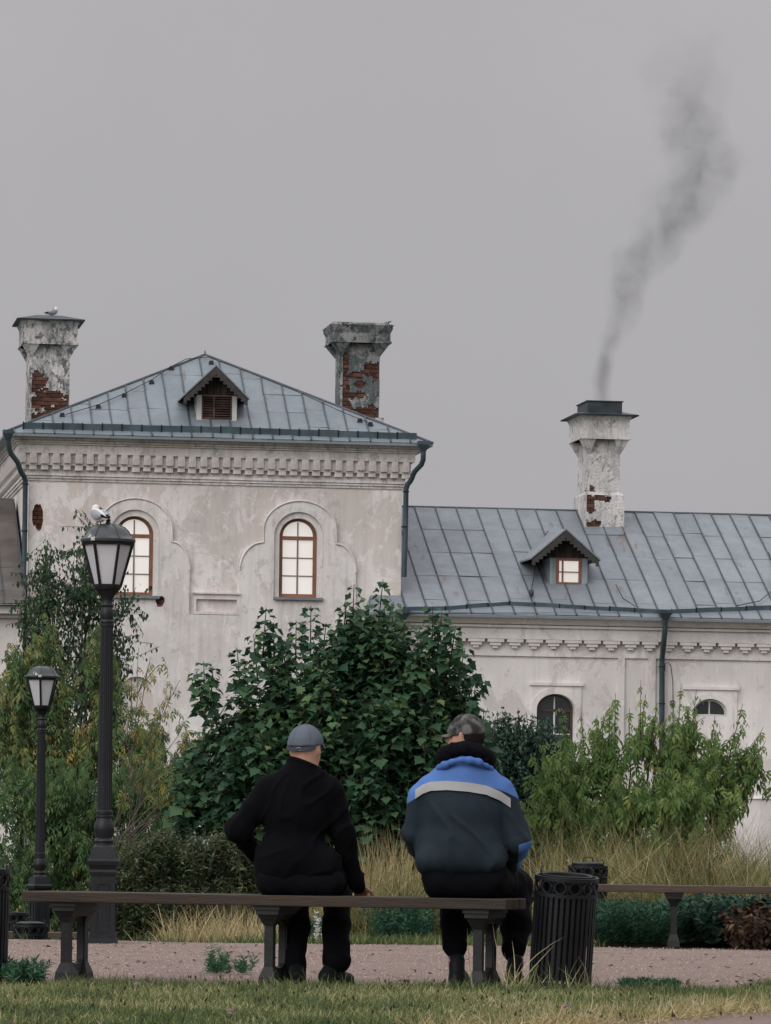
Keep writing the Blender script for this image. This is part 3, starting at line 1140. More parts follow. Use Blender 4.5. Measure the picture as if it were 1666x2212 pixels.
    if cap:
        e_ = cap
        m = MB()
        m.frustum((A0 - e_, A1 + e_, B0 - e_, B1 + e_), zt + .004, (A0 - e_ * .9, A1 + e_ * .9, B0 - e_ * .9, B1 + e_ * .9), zt + .022)
        c0, c1 = (A0 + A1) / 2, (B0 + B1) / 2
        m.frustum((A0 - e_, A1 + e_, B0 - e_, B1 + e_), zt + .023, (c0 - .25, c0 + .25, c1 - .25, c1 + .25), zt + .15)
        m.build('cap', CAPM, ch)
    if topslab:
        m = MB()
        m.frustum((A0 - .03, A1 + .03, B0 - .03, B1 + .03), zt + .001, (A0 - .06, A1 + .06, B0 - .06, B1 + .06), zt + .06)
        m.frustum((A0 - .06, A1 + .06, B0 - .06, B1 + .06), zt + .061, (A0 + .02, A1 - .1, B0, B1), zt + .11)
        m.build('broken_cap', PLD, ch)
    return ch, (A0, A1, B0, B1, zt, a0, a1, b, bd, zb)


chL, dimL = chimney(T, tower, (64, 151), 3.4, 925, 771, 745, 694, (54, 171), 1.0, PLC,
                    [(.2, .62, .26, .16), (.62, .42, .5, .085), (.25, .36, .4, .1), (.85, .3, .3, .11), (.4, .04, .7, .09), (.2, .15, .3, .12), (.5, .25, .2, .05)],
                    'peeling brick chimney under a flat metal cap with gull', 0.14)
chM, dimM = chimney(T, tower, (736, 821), 3.0, 925, 768, 742, 710, (715, 839), 0.75, PLD,
                    [(.1, .95, .14, .1), (.9, .8, .28, .13), (.12, .5, .13, .42), (.35, .72, .2, .05), (.38, .45, .22, .06), (.8, .2, .45, .12), (.45, .12, .3, .05), (.1, .3, .2, .08), (.5, .6, .14, .05)],
                    'crumbling grey chimney with broken top', None, None, True)
m = MB()
pA, pZ = T.px(790, 921, 3.2); pB, pZ2 = T.px(826, 905, 3.2)
m.box(pA - .4, pB, 3.0 - .03, 3.9, pZ - .5, pZ2)
m.build('chimney_foot', PLC, chM)
# a sprig of weed on the broken top
m = MB()
wp = Vector((dimM[1] - .06, dimM[2] + .1, dimM[4] + .08))
for i in range(7):
    d_ = Vector((random.uniform(-.08, .08), random.uniform(-.05, .05), random.uniform(.05, .11)))
    m.tube([wp, wp + d_ * .6, wp + d_ + Vector((0.02, 0, -.01))], [.006, .009, .003], 4)
m.build('weed_sprig', plain('dry_weed', (0.05, 0.055, 0.04)), chM)


# ---- drainpipes
def pipe(F, parent, pts, r, hop=None, bands=()):
    """pts: (x, y, b) image points on depth b"""
    P = [Vector((F.px(x, y, b)[0], b, F.px(x, y, b)[1])) for x, y, b in pts]
    m = MB()
    Q = [P[0]]
    for i in range(1, len(P) - 1):
        d0, d1 = (P[i - 1] - P[i]), (P[i + 1] - P[i])
        k0, k1 = min(.06, d0.length * .4), min(.06, d1.length * .4)
        Q += [P[i] + d0.normalized() * k0, P[i] + d1.normalized() * k1]
    Q.append(P[-1])
    m.tube(Q, r, 10)
    o = m.build('drainpipe', PIPE, parent, 50)
    if hop:
        m = MB()
        h = P[0]
        w = hop
        m.frustum((h.x - r, h.x + r, h.y - r, h.y + r), h.z - .02, (h.x - w, h.x + w, h.y - w, h.y + w), h.z + .10)
        m.box(h.x - w, h.x + w, h.y - w, h.y + w, h.z + .101, h.z + .17)
        m.build('hopper', PIPE, o)
    for x, y, b in bands:
        a, z = F.px(x, y, b)
        m = MB()
        m.lathe([(r + .012, z - .015), (r + .012, z + .015)], 10, (a, b))
        m.box(a - .012, a + .012, b + r, 0.01, z - .012, z + .012)
        m.build('pipe_clip', BLACKM, o)
    return o


pipe(T, tower, [(915, 972, -.62), (914, 1000, -.6), (893, 1022, -.3), (890, 1036, -.25), (877.5, 1050, -.1), (876, 1150, -.1), (873, 1246, -.1)], .052, .11, [(877, 1062, -.1), (874, 1138, -.1)])
pipe(T, tower, [(17, 948, -.75), (21, 976, -.7), (40, 1001, -.4), (43, 1016, -.35), (55, 1034, -.12), (53, 1180, -.1), (50, 1300, -.1)], .052, .10, [(55, 1046, -.11), (53, 1147, -.1)])

# ------------------------------------------------------------------ the long low wing
WB = 0.28
WO = T.O + T.t * TW - T.n * WB
Wf = Facade(WO, TH)
wing = empty('long_wing', WO, TH)
tag(wing, 'long low white wing with grey seamed metal roof, corbel frieze and smoking chimney', 'building')
zw = lambda y, b=0.0, x=1300: Wf.px(x, y, b)[1]
AL = Wf.px(815, 1340, 0)[0]
AR = Wf.px(1790, 1340, 0)[0]
WDP = 9.0
OVW = 0.48
ZEW = Wf.px(1300, 1333, -OVW)[1]
RB = 4.3
ZRW = Wf.px(1300, 1106, RB)[1]
ZCT = zw(1352)
wdims = [win_dims(Wf, 1160, 1240, 1500, 1532, 1640), win_dims(Wf, 1498, 1570, 1511, 1540, 1650)]
mb = MB()
mb.slab([(AL, -1), (AR, -1), (AR, ZCT), (AL, ZCT)], [arch(*d) for d in wdims], 0, .35)
mb.box(AR - .35, AR, .352, WDP, -1, ZCT)
mb.box(0.001, .35, .352, WDP, -1, ZCT)
mb.box(.352, AR - .352, WDP - .35, WDP, -1, ZCT)
mb.box(AL, 0.0, .352, .30 + WB - .27, -1, ZCT) if False else None
wwall = mb.build('wall', PLW, wing)
# frieze courses
mb = MB()


def wcourse(y0, y1, p, q=None):
    q = p if q is None else q
    z1, z0 = zw(y0, -p), zw(y1, -p)
    mb.frustum((AL - p * .6, AR + p, -p, .2), z0, (AL - q * .6, AR + q, -q, .2), z1 + .001)


wcourse(1334.5, 1352, .26, .42)
wcourse(1352, 1354, .15)
wcourse(1354, 1359, .23)
wcourse(1359, 1384, .17)
wfr = mb.build('cornice', PLW, wing)
mb = MB()
p_ = [(AL, zw(1424)), (AR, zw(1424)), (AR, zw(1384.3)), (AL, zw(1384.3))]
# raised frame of the wall: recessed fields between pilasters
z0f = 0.55
zT = zw(1421)
X = lambda x: Wf.px(x, 1450)[0]
fields = [(AL + .15, X(1335)), (X(1349), X(1400)), (X(1416), AR - .2)]
mb.slab([(AL, -.9), (AR, -.9), (AR, zw(1384.5)), (AL, zw(1384.5))], [[(a, z0f), (b, z0f), (b, zT), (a, zT)] for a, b in fields], -.045, .004)
mb.build('pilaster_frame', PLW, wing)
# corbels in three steps
zq = zw(1384, -.17)
pit = Wf.px(1341.5, 1390)[0] - Wf.px(1300, 1390)[0]
mb = MB()
mb.box(-.165, .165, 0, .125, -.064, -.002)
mb.box(-.11, .11, .025, .124, -.128, -.064)
mb.box(-.055, .055, .05, .123, -.185, -.128)
CORB = mb.mesh('corbel', PLW)
a = X(1026) - 5 * pit
while a < AR:
    if a > AL + .1:
        inst('corbel', CORB, wfr, (a, -.165 + random.uniform(0, .004), zq + random.uniform(-.004, .004)), (0, random.uniform(-.012, .012), 0), (random.uniform(.97, 1.03), 1, random.uniform(.95, 1.04)))
    a += pit
mb = MB()
mb.box(AL - .1, AR, -.07, .02, -.5, zw(1721))
mb.frustum((AL - .1, AR, -.11, .02), zw(1721) + .001, (AL - .1, AR, -.06, .02), zw(1716))
mb.build('plinth', PLW, wing)
# windows of the wing with square hoods
for i, (d, hood) in enumerate(zip(wdims, [(1147, 1256, 1475), (1478, 1592, 1484)])):
    h0, h1 = Wf.px(hood[0], 1500)[0], Wf.px(hood[1], 1500)[0]
    zh = Wf.px((hood[0] + hood[1]) / 2, hood[2])[1]
    m = MB()
    m.slab([(h0, z0f + .2), (h1, z0f + .2), (h1, zh - .06), (h0, zh - .06)], [arch(d[0] - .10, d[1] + .10, d[2] - .05, d[3], d[4] + .10)], -.03, .003)
    m.box(h0 - .03, h1 + .03, -.065, .003, zh - .059, zh)
    s = m.build('window_hood', PLW, wing)
    m = MB()
    m.slab(arch(d[0] - .13, d[1] + .13, d[2] - .04, d[3], d[4] + .13), [arch(d[0] - .01, d[1] + .01, d[2] - .01, d[3], d[4] + .01)], -.05, .004)
    m.build('arch_moulding', PLW, s)
    if i == 0:
        arch_window(Wf, wing, d, .10, DGLASS, 2, fw=.05, fmat=plain('weathered_brown_frame', (0.07, 0.05, 0.04), 0.7), sill=False)
    else:
        # a lunette over a blocked opening
        m = MB()
        zs0 = d[3] - .06
        m.slab(arch(d[0] + .004, d[1] - .004, zs0, d[3], d[4] - .004), [arch(d[0] + .05, (d[0] + d[1]) / 2 - .0, zs0 + .04, d[3] - .0, d[3] + .0001)[:2] + [((d[0] + d[1]) / 2 - .012, d[3])] if False else [(d[0] + .03, zs0 + .03), ((d[0] + d[1]) / 2 - .012, zs0 + .035), ((d[0] + d[1]) / 2 - .012, d[4] - .05)] + [((d[0] + d[1]) / 2 + ((d[1] - d[0]) / 2 - .03) * math.cos(t), d[3] + (d[4] - d[3] - .03) * math.sin(t)) for t in [math.pi * k / 20 for k in range(11, 20)]],
                                                                       [((d[0] + d[1]) / 2 + .012, zs0 + .035), (d[1] - .03, zs0 + .03)] + [((d[0] + d[1]) / 2 + ((d[1] - d[0]) / 2 - .03) * math.cos(t), d[3] + (d[4] - d[3] - .03) * math.sin(t)) for t in [math.pi * k / 20 for k in range(1, 10)]] + [((d[0] + d[1]) / 2 + .012, d[4] - .05)]], .06, .11)
        w = m.build('window', WHITEW, wing)
        m = MB()
        m.slab(arch(d[0] + .03, d[1] - .03, zs0 + .02, d[3], d[4] - .03), [], .09, .10)
        m.build('pane', DGLASS, w)
        m = MB()
        m.box(d[0] - .01, d[1] + .01, .05, .3, d[2] - .02, zs0 - .002)
        m.build('blocked_panel', PLW, w)

# wing roof
m = MB()
ZF = ZEW
lowb = WB + 0.004    # in front of the tower the roof foot runs on to the left
slope = (ZRW - ZEW) / (RB + OVW)
m.add([(0, -OVW, ZEW), (AR + .4, -OVW, ZEW), (AR + .4, RB, ZRW), (0, RB, ZRW), (AR + .4, 2 * RB + OVW, ZEW), (0, 2 * RB + OVW, ZEW),
       (0, -OVW, ZEW - .05), (AR + .4, -OVW, ZEW - .05), (AR + .4, 2 * RB + OVW, ZEW - .05), (0, 2 * RB + OVW, ZEW - .05)],
      [(0, 1, 2, 3), (3, 2, 4, 5), (6, 7, 1, 0), (7, 8, 4, 2, 1), (8, 9, 5, 4), (9, 6, 0, 3, 5), (6, 9, 8, 7)])
wroof = m.build('roof', ROOF, wing)
m = MB()
zq1 = ZEW + slope * (OVW + WB - .01)
m.add([(AL - .35, -OVW, ZEW), (-.002, -OVW, ZEW), (-.002, WB - .01, zq1), (AL - .1, WB - .01, zq1), (AL - .35, -OVW, ZEW - .05), (-.002, -OVW, ZEW - .05), (-.002, WB - .01, ZEW - .05), (AL - .1, WB - .01, ZEW - .05)],
      [(0, 1, 2, 3), (4, 5, 1, 0), (5, 6, 2, 1), (6, 7, 3, 2), (7, 4, 0, 3), (4, 7, 6, 5)])
m.build('roof_corner', ROOF, wing)
Ow = Vector((0, -OVW, ZEW))
VW = (Vector((0, RB, ZRW)) - Ow)
slw = VW.length
VW.normalize()
NW = Vector((1, 0, 0)).cross(VW).normalized()
foot = 0.20
clipw = [(0.02, 0.03), (AR + .38, 0.03), (AR + .38, slw - .02), (0.02, slw - .02)]
cols = [0.02]
rr = random.Random(5)
while cols[-1] < AR + .5: cols.append(cols[-1] + rr.uniform(.385, .44))
roof_panels(wroof, Ow, (1, 0, 0), VW, clipw, cols, 1.18, ROOF, rr)
m = MB()
m.tube([Vector((0, RB, ZRW + .012)), Vector((AR + .4, RB, ZRW + .012))], .03, 6)
m.build('ridge_cap', SEAM, wroof)
m = MB()
m.tube([Wf.plane(870, 1325, Ow, NW) + NW * .012, Wf.plane(1435, 1326, Ow, NW) + NW * .012], .012, 5)
wg = m.build('gutter', GUT, wing)
gutter(wg, Wf, Ow, NW, VW, [(872, 1322), (962, 1320), (1100, 1309), (1425, 1327)], .085, GUT, 50)
gutter(wg, Wf, Ow, NW, VW, [(1450, 1327), (1666, 1319), (1780, 1316)], .095, GUT, 50)
# cable loops on the wing roof
for pts in ([(1184, 1154), (1165, 1180), (1158, 1215), (1152, 1260), (1146, 1288)], [(1590, 1316), (1640, 1306), (1666, 1285), (1672, 1240), (1660, 1200)], [(1330, 1270), (1345, 1300), (1372, 1317)]):
    m = MB()
    m.tube([Wf.plane(x, y, Ow, NW) + NW * .075 for x, y in pts], .009, 5)
    m.build('roof_cable', BLACKM, wing)
pp = Wf.plane(1147, 1291, Ow, NW)
m = MB(); m.lathe([(.03, pp.z + .02), (.05, pp.z + .05), (.05, pp.z + .13), (.03, pp.z + .16)], 8, (pp.x, pp.y - .05)); m.tube([(pp.x, pp.y - .05, pp.z - .05), (pp.x, pp.y - .05, pp.z + .03)], .012, 5)
m.build('cable_insulator', CAPM, wing, 40)
dormer(Wf, wing, (1231, 1141), (1147, 1208), (1298, 1204), (1188, 1270, 1207, 1263), Ow, NW, 'window', 'small dormer with four-pane window bright with reflected sky')
pf = Wf.plane(1304, 1141, Ow, NW)
chR, dimR = chimney(Wf, wing, (1270, 1340), pf.y + .07, 1070, 980, 950, 900, (1257, 1360), 1.05, plaster('pale_chimney_plaster', (0.70, 0.675, 0.66), (0.50, 0.49, 0.48), (0.24, 0.245, 0.245), 0.53, 0.55, 0.6, 2.2, 0.4),
                    [(.05, .08, .2, .16), (.15, .0, .3, .06)], 'pale square chimney with metal flue, smoking', 0.17, (1261, 1347, 1070, 1140))
A0, A1, B0, B1, zt = dimR[:5]
m = MB()
c0 = (A0 + A1) / 2
m.box(c0 - .36, c0 + .36, B0 + .12, B1 - .12, zt + .06, zt + .31)
m.box(c0 - .385, c0 + .385, B0 + .095, B1 - .095, zt + .305, zt + .325)
m.build('flue', CAPM, chR)
m = MB()
q = Wf.plane(1304, 1157, Ow, NW)
m.poly([Wf.plane(x, y, Ow, NW) + NW * .03 for x, y in ((1268, 1141), (1262, 1157), (1347, 1158), (1349, 1141))], -NW * .02)
m.build('flashing', ROOF, chR)
pipe(Wf, wing, [(1437, 1336, -.50), (1437, 1360, -.46), (1433, 1402, -.3), (1430.5, 1424, -.13), (1430, 1600, -.12), (1429, 1800, -.12)], .055, .12, [(1430, 1440, -.12), (1430, 1520, -.12)])
pipe(Wf, wing, [(870, 1336, -.42), (869, 1372, -.3), (868, 1420, -.18), (866, 1600, -.15)], .055, .13, [])
m = MB()
m.tube([Vector((Wf.px(x, y, -.08)[0], -.08, Wf.px(x, y, -.08)[1])) for x, y in ((1437, 1450), (1437, 1434), (1444, 1431), (1450, 1440), (1454, 1475), (1455, 1560))], .009, 5)
m.build('wall_wire', BLACKM, wing)

# ------------------------------------------------------------------ the low wing left of the tower
LO = T.O - T.t * 7.0 - T.n * .35
Lf = Facade(LO, TH)
lw = empty('low_annex', LO, TH)
tag(lw, 'low white annex with rusty sheet roof joined to the tower wall behind the birch', 'building')
ax = Lf.px(50, 1300)[0]
zc_ = Lf.px(20, 1310)[1]
m = MB()
m.box(0, ax, 0, 7, -1, zc_)
m.box(0, ax, -.12, -.001, Lf.px(20, 1335)[1], zc_ - .15)
m.box(0, ax, -.3, -.001, zc_ - .149, zc_)
m.build('wall', PLW, lw)
zr_ = Lf.px(20, 1080, 4.0)[1]
m = MB()
m.add([(0, -.45, zc_ + .01), (ax + .05, -.45, zc_ + .01), (ax + .05, 3.6, zr_), (0, 3.6, zr_), (ax + .05, 7.4, zc_ + .01), (0, 7.4, zc_ + .01)],
      [(0, 1, 2, 3), (3, 2, 4, 5), (1, 4, 2), (0, 3, 5), (0, 5, 4, 1)])
lr = m.build('roof', ROOF, lw)
V_ = (Vector((0, 3.6, zr_)) - Vector((0, -.45, zc_ + .01)))
roof_panels(lr, Vector((0, -.45, zc_ + .01)), (1, 0, 0), V_, [(4.5, .03), (ax + .04, .03), (ax + .04, V_.length - .02), (4.5, V_.length - .02)], [4.4 + .42 * i for i in range(9)], 1.0, RUSTED, random.Random(9))


# ------------------------------------------------------------------ scattered leaves and blades
def scatter(name, tv, tf, pos, Rm, sc, tint, mat, parent=None):
    """one mesh of many copies of the small shape tv/tf (triangles)"""
    tv, tf = np.asarray(tv, float), np.asarray(tf, int)
    n, k = len(pos), len(tv)
    sc = np.asarray(sc, float)
    if sc.ndim == 1: sc = sc[:, None].repeat(3, 1)
    V = np.einsum('nij,nkj->nki', Rm, tv[None] * sc[:, None, :]) + np.asarray(pos)[:, None, :]
    F = (tf[None] + (np.arange(n) * k)[:, None, None]).reshape(-1, 3)
    me = bpy.data.meshes.new(name)
    me.vertices.add(n * k)
    me.vertices.foreach_set('co', V.reshape(-1).astype(np.float32))
    me.loops.add(F.size)
    me.loops.foreach_set('vertex_index', F.reshape(-1).astype(np.int32))
    me.polygons.add(len(F))
    me.polygons.foreach_set('loop_start', (np.arange(len(F)) * 3).astype(np.int32))
    at_ = me.attributes.new('tint', 'FLOAT', 'POINT')
    at_.data.foreach_set('value', np.repeat(np.clip(tint, 0, 1), k).astype(np.float32))
    me.update()
    me.validate()
    if mat: me.materials.append(mat)
    return inst(name, me, parent)


def unit(v):
    return v / np.maximum(np.linalg.norm(v, axis=-1, keepdims=True), 1e-9)


def frames(axis, up):
    y = unit(axis)
    x = unit(np.cross(y, up))
    z = np.cross(x, y)
    return np.stack([x, y, z], -1)


def fan(outline, c, droop=0.25, fold=0.12):
    v = [(c[0], c[1], 0.0)] + [(x, y, -droop * (y * y) + fold * abs(x)) for x, y in outline]
    v[0] = (c[0], c[1], -droop * c[1] ** 2)
    n = len(outline)
    return v, [(0, 1 + i, 1 + (i + 1) % n) for i in range(n)]


_h = [(0.0, 0.02), (0.24, -0.10), (0.36, 0.02), (0.34, 0.12), (0.50, 0.20), (0.62, 0.40), (0.46, 0.44), (0.34, 0.56), (0.27, 0.70), (0.15, 0.74), (0.0, 1.0)]
MAPLE = fan(_h + [(-x, y) for x, y in reversed(_h[1:-1])], (0, 0.36), 0.3, 0.1)
OVAL = fan([(0, 0), (0.26, 0.3), (0.24, 0.6), (0, 1), (-0.24, 0.6), (-0.26, 0.3)], (0, 0.45), 0.3, 0.25)
LANCE = fan([(0, 0), (0.17, 0.35), (0.14, 0.65), (0, 1), (-0.14, 0.65), (-0.17, 0.35)], (0, 0.5), 0.35, 0.25)


def compound():
    v, f = [], []
    lv, lf = LANCE
    for ang, y0, s in ((0, .75, .62), (48, .52, .55), (-48, .52, .55), (62, .2, .5), (-62, .2, .5)):
        a = R(ang)
        n = len(v)
        for x, y, z in lv:
            X_, Y_ = x * s, y * s
            # outer leaflets hang down from the rib
            px, py = X_ * math.cos(a) + Y_ * math.sin(a) * .8, -X_ * math.sin(a) + Y_ * math.cos(a) * .8 + y0
            v.append((px, py, z * s - .55 * abs(Y_ * math.sin(a)) - .2 * py * py))
        f += [tuple(i + n for i in t) for t in lf]
    return v, f


COMP = compound()


def blade(bend, seg=4):
    v, f = [], []
    for i in range(seg + 1):
        t = i / seg
        w = 0.5 * (1 - t ** 1.6) + 0.02
        y, z = bend * t * t, t - 0.35 * abs(bend) * t * t
        v += [(-w, y, z), (w, y, z)]
    for i in range(seg):
        a = 2 * i
        f += [(a, a + 1, a + 3), (a, a + 3, a + 2)]
    return v, f


def blades(name, pos, h, w, bendv, tint, mat, parent=None, lean=0.25, seg=4, wind=(0, 0)):
    """grass: yaw at random, lean and bend"""
    n = len(pos)
    obs = []
    tv, tf = blade(bendv, seg)
    yaw = RNG.uniform(0, 2 * np.pi, n)
    up = unit(np.stack([RNG.normal(wind[0], lean, n), RNG.normal(wind[1], lean, n), np.ones(n)], -1))
    side = np.stack([np.cos(yaw), np.sin(yaw), np.zeros(n)], -1)
    y = unit(np.cross(up, side))
    x = np.cross(y, up)
    Rm = np.stack([x, y, up], -1)
    sc = np.stack([w, h, h], -1)
    return scatter(name, tv, tf, pos, Rm, sc, tint, mat, parent)


def in_ball(n):
    p = unit(RNG.normal(size=(n, 3)))
    return p * (RNG.uniform(0, 1, n) ** (1 / 2.6))[:, None]


def px_lobes(lst, Y, dep):
    """lobes given as (x, y, rx, ry[, depth offset]) in image units at distance Y"""
    out = []
    for l in lst:
        x, y, rx, ry = l[:4]
        d = l[4] if len(l) > 4 else 0
        s = (Y + d) / FOC
        out.append((np.array(at(x, y, Y + d)), np.array((rx * s, min(dep, max(rx, ry) * s), ry * s))))
    return out


def shoot_leaves(lobes, nshoot, L, nodes, up=1.0, out=0.8, pair=True, spikes=(), jit=0.35):
    """leaf bases, outward axes and stem polylines of many leafy shoots filling the lobes"""
    w = np.array([r.prod() ** (2 / 3) for c, r in lobes])
    which = RNG.choice(len(lobes), nshoot, p=w / w.sum())
    C = np.array([lobes[i][0] for i in which]); Rr = np.array([lobes[i][1] for i in which])
    p = in_ball(nshoot)
    tip = C + p * Rr
    d = unit(p * out + np.array([0, 0, up]) + RNG.normal(0, jit, (nshoot, 3)))
    Ls = L * RNG.uniform(.6, 1.3, nshoot)
    if len(spikes):
        st = np.array([s[0] for s in spikes]); sdir = unit(np.array([s[1] for s in spikes])); sl_ = np.array([s[2] for s in spikes])
        tip = np.vstack([tip, st]); d = np.vstack([d, sdir]); Ls = np.concatenate([Ls, sl_])
    base = tip - d * Ls[:, None]
    P, A, S, TT = [], [], [], []
    m = len(tip)
    ct = RNG.normal(0, 1, m)
    for k in range(nodes):
        t = (k + .6) / nodes
        q = base + d * (Ls * t)[:, None]
        az = RNG.uniform(0, 2 * np.pi, m) if k == 0 else az + np.pi / 2 + RNG.normal(0, .3, m)
        for s in ((0, np.pi) if pair else (0,)):
            o = np.stack([np.cos(az + s), np.sin(az + s), np.zeros(m)], -1)
            P.append(q); A.append(o); S.append(np.full(m, 1.08 - .45 * t) * RNG.uniform(.75, 1.15, m)); TT.append(ct + .9 * (t - .5))
    return np.vstack(P), np.vstack(A), np.concatenate(S), np.stack([base, tip], 1), np.concatenate(TT)


def stems(name, lines, r0, mat, parent):
    m = MB()
    for l in lines:
        l = [Vector(p) for p in l]
        n = len(l)
        m.tube(l, [r0 * (1 - .8 * i / (n - 1)) for i in range(n)] if not isinstance(r0, list) else r0, 5)
    return m.build(name, mat, parent, 60, fix=False)


def limbs(root, lobes, n, bend=.2, rng=random):
    """branch curves from the root up into the lobes"""
    out = []
    for i in range(n):
        c, r = lobes[i % len(lobes)]
        tgt = Vector(c) + Vector((rng.uniform(-.7, .7) * r[0], rng.uniform(-.6, .6) * r[1], rng.uniform(-.2, .8) * r[2]))
        s = Vector(root) + Vector((rng.uniform(-.12, .12), rng.uniform(-.12, .12), 0))
        pts = []
        for k in range(7):
            t = k / 6
            p = s.lerp(tgt, t)
            p.z = s.z + (tgt.z - s.z) * (t ** .8)
            p += Vector((rng.uniform(-1, 1), rng.uniform(-1, 1), 0)) * bend * .25 * math.sin(math.pi * t)
            pts.append(p)
        out.append(pts)
    return out


BARK = plain('bark', (0.045, 0.038, 0.032), 0.9, 0, 0.4, 12, 0.5, 30)
TWIG = plain('pale_twig', (0.10, 0.088, 0.072), 0.85, 0, 0.35, 12)
LM_MAPLE = leafmat('maple_leaf', (0.0, (0.024, 0.064, 0.036)), (0.5, (0.050, 0.115, 0.058)), (0.9, (0.11, 0.185, 0.080)), (1.0, (0.16, 0.20, 0.07)), rough=.55, trans=.3)
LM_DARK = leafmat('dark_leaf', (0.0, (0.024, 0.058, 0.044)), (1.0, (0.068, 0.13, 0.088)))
LM_BOX = leafmat('ash_leaf', (0.0, (0.08, 0.155, 0.05)), (0.6, (0.17, 0.26, 0.085)), (1.0, (0.30, 0.34, 0.12)), trans=.3)
LM_YEL = leafmat('autumn_leaf', (0.0, (0.050, 0.115, 0.050)), (0.55, (0.115, 0.19, 0.075)), (0.87, (0.24, 0.25, 0.09)), (1.0, (0.38, 0.29, 0.09)), trans=.3)
LM_BIRCH = leafmat('birch_leaf', (0.0, (0.028, 0.064, 0.036)), (0.8, (0.07, 0.125, 0.058)), (1.0, (0.13, 0.16, 0.06)))
LM_HEDGE = leafmat('hedge_leaf', (0.0, (0.055, 0.10, 0.052)), (0.6, (0.115, 0.150, 0.075)), (1.0, (0.20, 0.18, 0.095)), trans=.35)
LM_GRASS = leafmat('lawn_blade', (0.0, (0.045, 0.085, 0.03)), (0.4, (0.12, 0.155, 0.055)), (0.75, (0.28, 0.29, 0.125)), (1.0, (0.48, 0.42, 0.24)))
LM_DRY = leafmat('dry_grass', (0.0, (0.085, 0.11, 0.036)), (0.35, (0.22, 0.20, 0.085)), (0.75, (0.42, 0.34, 0.175)), (1.0, (0.60, 0.50, 0.30)))
LM_TEAL = leafmat('feathery_herb', (0.0, (0.014, 0.050, 0.032)), (0.6, (0.034, 0.105, 0.062)), (1.0, (0.085, 0.175, 0.085)))
LM_DEAD = leafmat('dead_leaf', (0.0, (0.035, 0.022, 0.017)), (0.6, (0.075, 0.043, 0.028)), (1.0, (0.20, 0.125, 0.06)))


def droop_axes(A, lo, hi):
    dr = RNG.uniform(lo, hi, len(A))
    ax_ = A * np.cos(dr)[:, None] - np.array([0, 0, 1.0]) * np.sin(dr)[:, None]
    upv = A * np.sin(dr)[:, None] + np.array([0, 0, 1.0]) * np.cos(dr)[:, None]
    upv = unit(upv + RNG.normal(0, .38, A.shape))
    return ax_, upv


def spk(x, y, Y, L, dx=0.0):
    return (np.array(at(x, y, Y)), np.array((dx, RNG.normal(0, .1), 1.0)), L)


# ---- the maple in the middle
MY = 42.0
root = at(720, 1995, MY); root.z = hz(root.x, MY)
maple = empty('maple_shrub', root)
tag(maple, 'big bushy dark green maple with lobed leaves behind the two seated men', 'tree')
lob = px_lobes([(545, 1515, 55, 80), (615, 1450, 50, 80), (690, 1450, 60, 90, -.3), (770, 1390, 55, 110, .1), (835, 1380, 50, 90), (900, 1440, 60, 90, -.2), (965, 1440, 45, 80), (1005, 1520, 35, 70, .2), (475, 1560, 45, 70, .2), (430, 1630, 45, 65, .2),
                (560, 1600, 90, 80, -.4), (690, 1570, 90, 80, -.5), (820, 1530, 90, 90, -.5), (920, 1570, 80, 90, -.4), (500, 1680, 90, 70, -.1), (640, 1700, 110, 70, -.4), (800, 1680, 110, 80, -.5), (950, 1680, 80, 80, -.2), (410, 1680, 40, 70, .2), (1000, 1640, 50, 80, .2),
                (600, 1770, 100, 45, .4), (740, 1790, 150, 55, .2), (920, 1780, 110, 55, .2), (720, 1560, 200, 170, .6), (850, 1600, 150, 160, .6)], MY, 1.1)
spikes = [spk(x, y, MY + RNG.normal(0, .25), L * MY / FOC, dx) for x, y, L, dx in
          [(575, 1312, 110, .05), (590, 1345, 90, -.05), (672, 1308, 120, 0), (705, 1345, 80, .1), (765, 1262, 150, .02), (800, 1290, 110, .08), (828, 1252, 140, .1), (745, 1310, 110, -.1),
           (935, 1310, 110, 0), (955, 1322, 90, .1), (985, 1352, 90, .15), (1005, 1400, 90, .2), (512, 1400, 90, -.1), (525, 1425, 80, -.2), (440, 1428, 110, -.05), (425, 1450, 100, -.15), (460, 1440, 90, .05),
           (640, 1340, 100, 0), (870, 1335, 110, .0), (905, 1350, 90, -.1), (1025, 1470, 80, .3), (548, 1370, 100, -.1), (780, 1330, 120, 0), (850, 1300, 120, .05), (730, 1350, 100, 0), (610, 1390, 100, 0)]]
P, A, S, ln, TT = shoot_leaves(lob, 1550, .6, 8, 1.0, .55, True, spikes, .28)
P2, A2, S2, ln2, TT2 = shoot_leaves(lob[:1], 1, .5, 9, 1, .5, True, spikes)
P, A, S, TT = np.vstack([P, P2]), np.vstack([A, A2]), np.concatenate([S, S2]), np.concatenate([TT, TT2])
ax_, upv = droop_axes(A, -.1, .7)
pet = .045
P = P + A * pet
sz = RNG.uniform(.068, .125, len(P)) * S
tn = np.clip(.42 + .17 * TT + RNG.normal(0, .13, len(P)) + (RNG.uniform(size=len(P)) < .04) * .5, 0, 1)
Rm = frames(ax_, upv)
score = P[:, 1] - 2.2 * sz
near = np.argsort(score)
pick, rest = near[:300], near[300:]
scatter('crown', MAPLE[0], MAPLE[1], P[rest], Rm[rest], sz[rest], tn[rest], LM_MAPLE, maple)['kind'] = 'stuff'
LV = []
for q in range(8):
    me = bpy.data.meshes.new('leaf')
    me.from_pydata(MAPLE[0], [], MAPLE[1])
    a_ = me.attributes.new('tint', 'FLOAT', 'POINT')
    a_.data.foreach_set('value', np.full(len(MAPLE[0]), .05 + .12 * q, np.float32))
    me.materials.append(LM_MAPLE)
    LV.append(me)
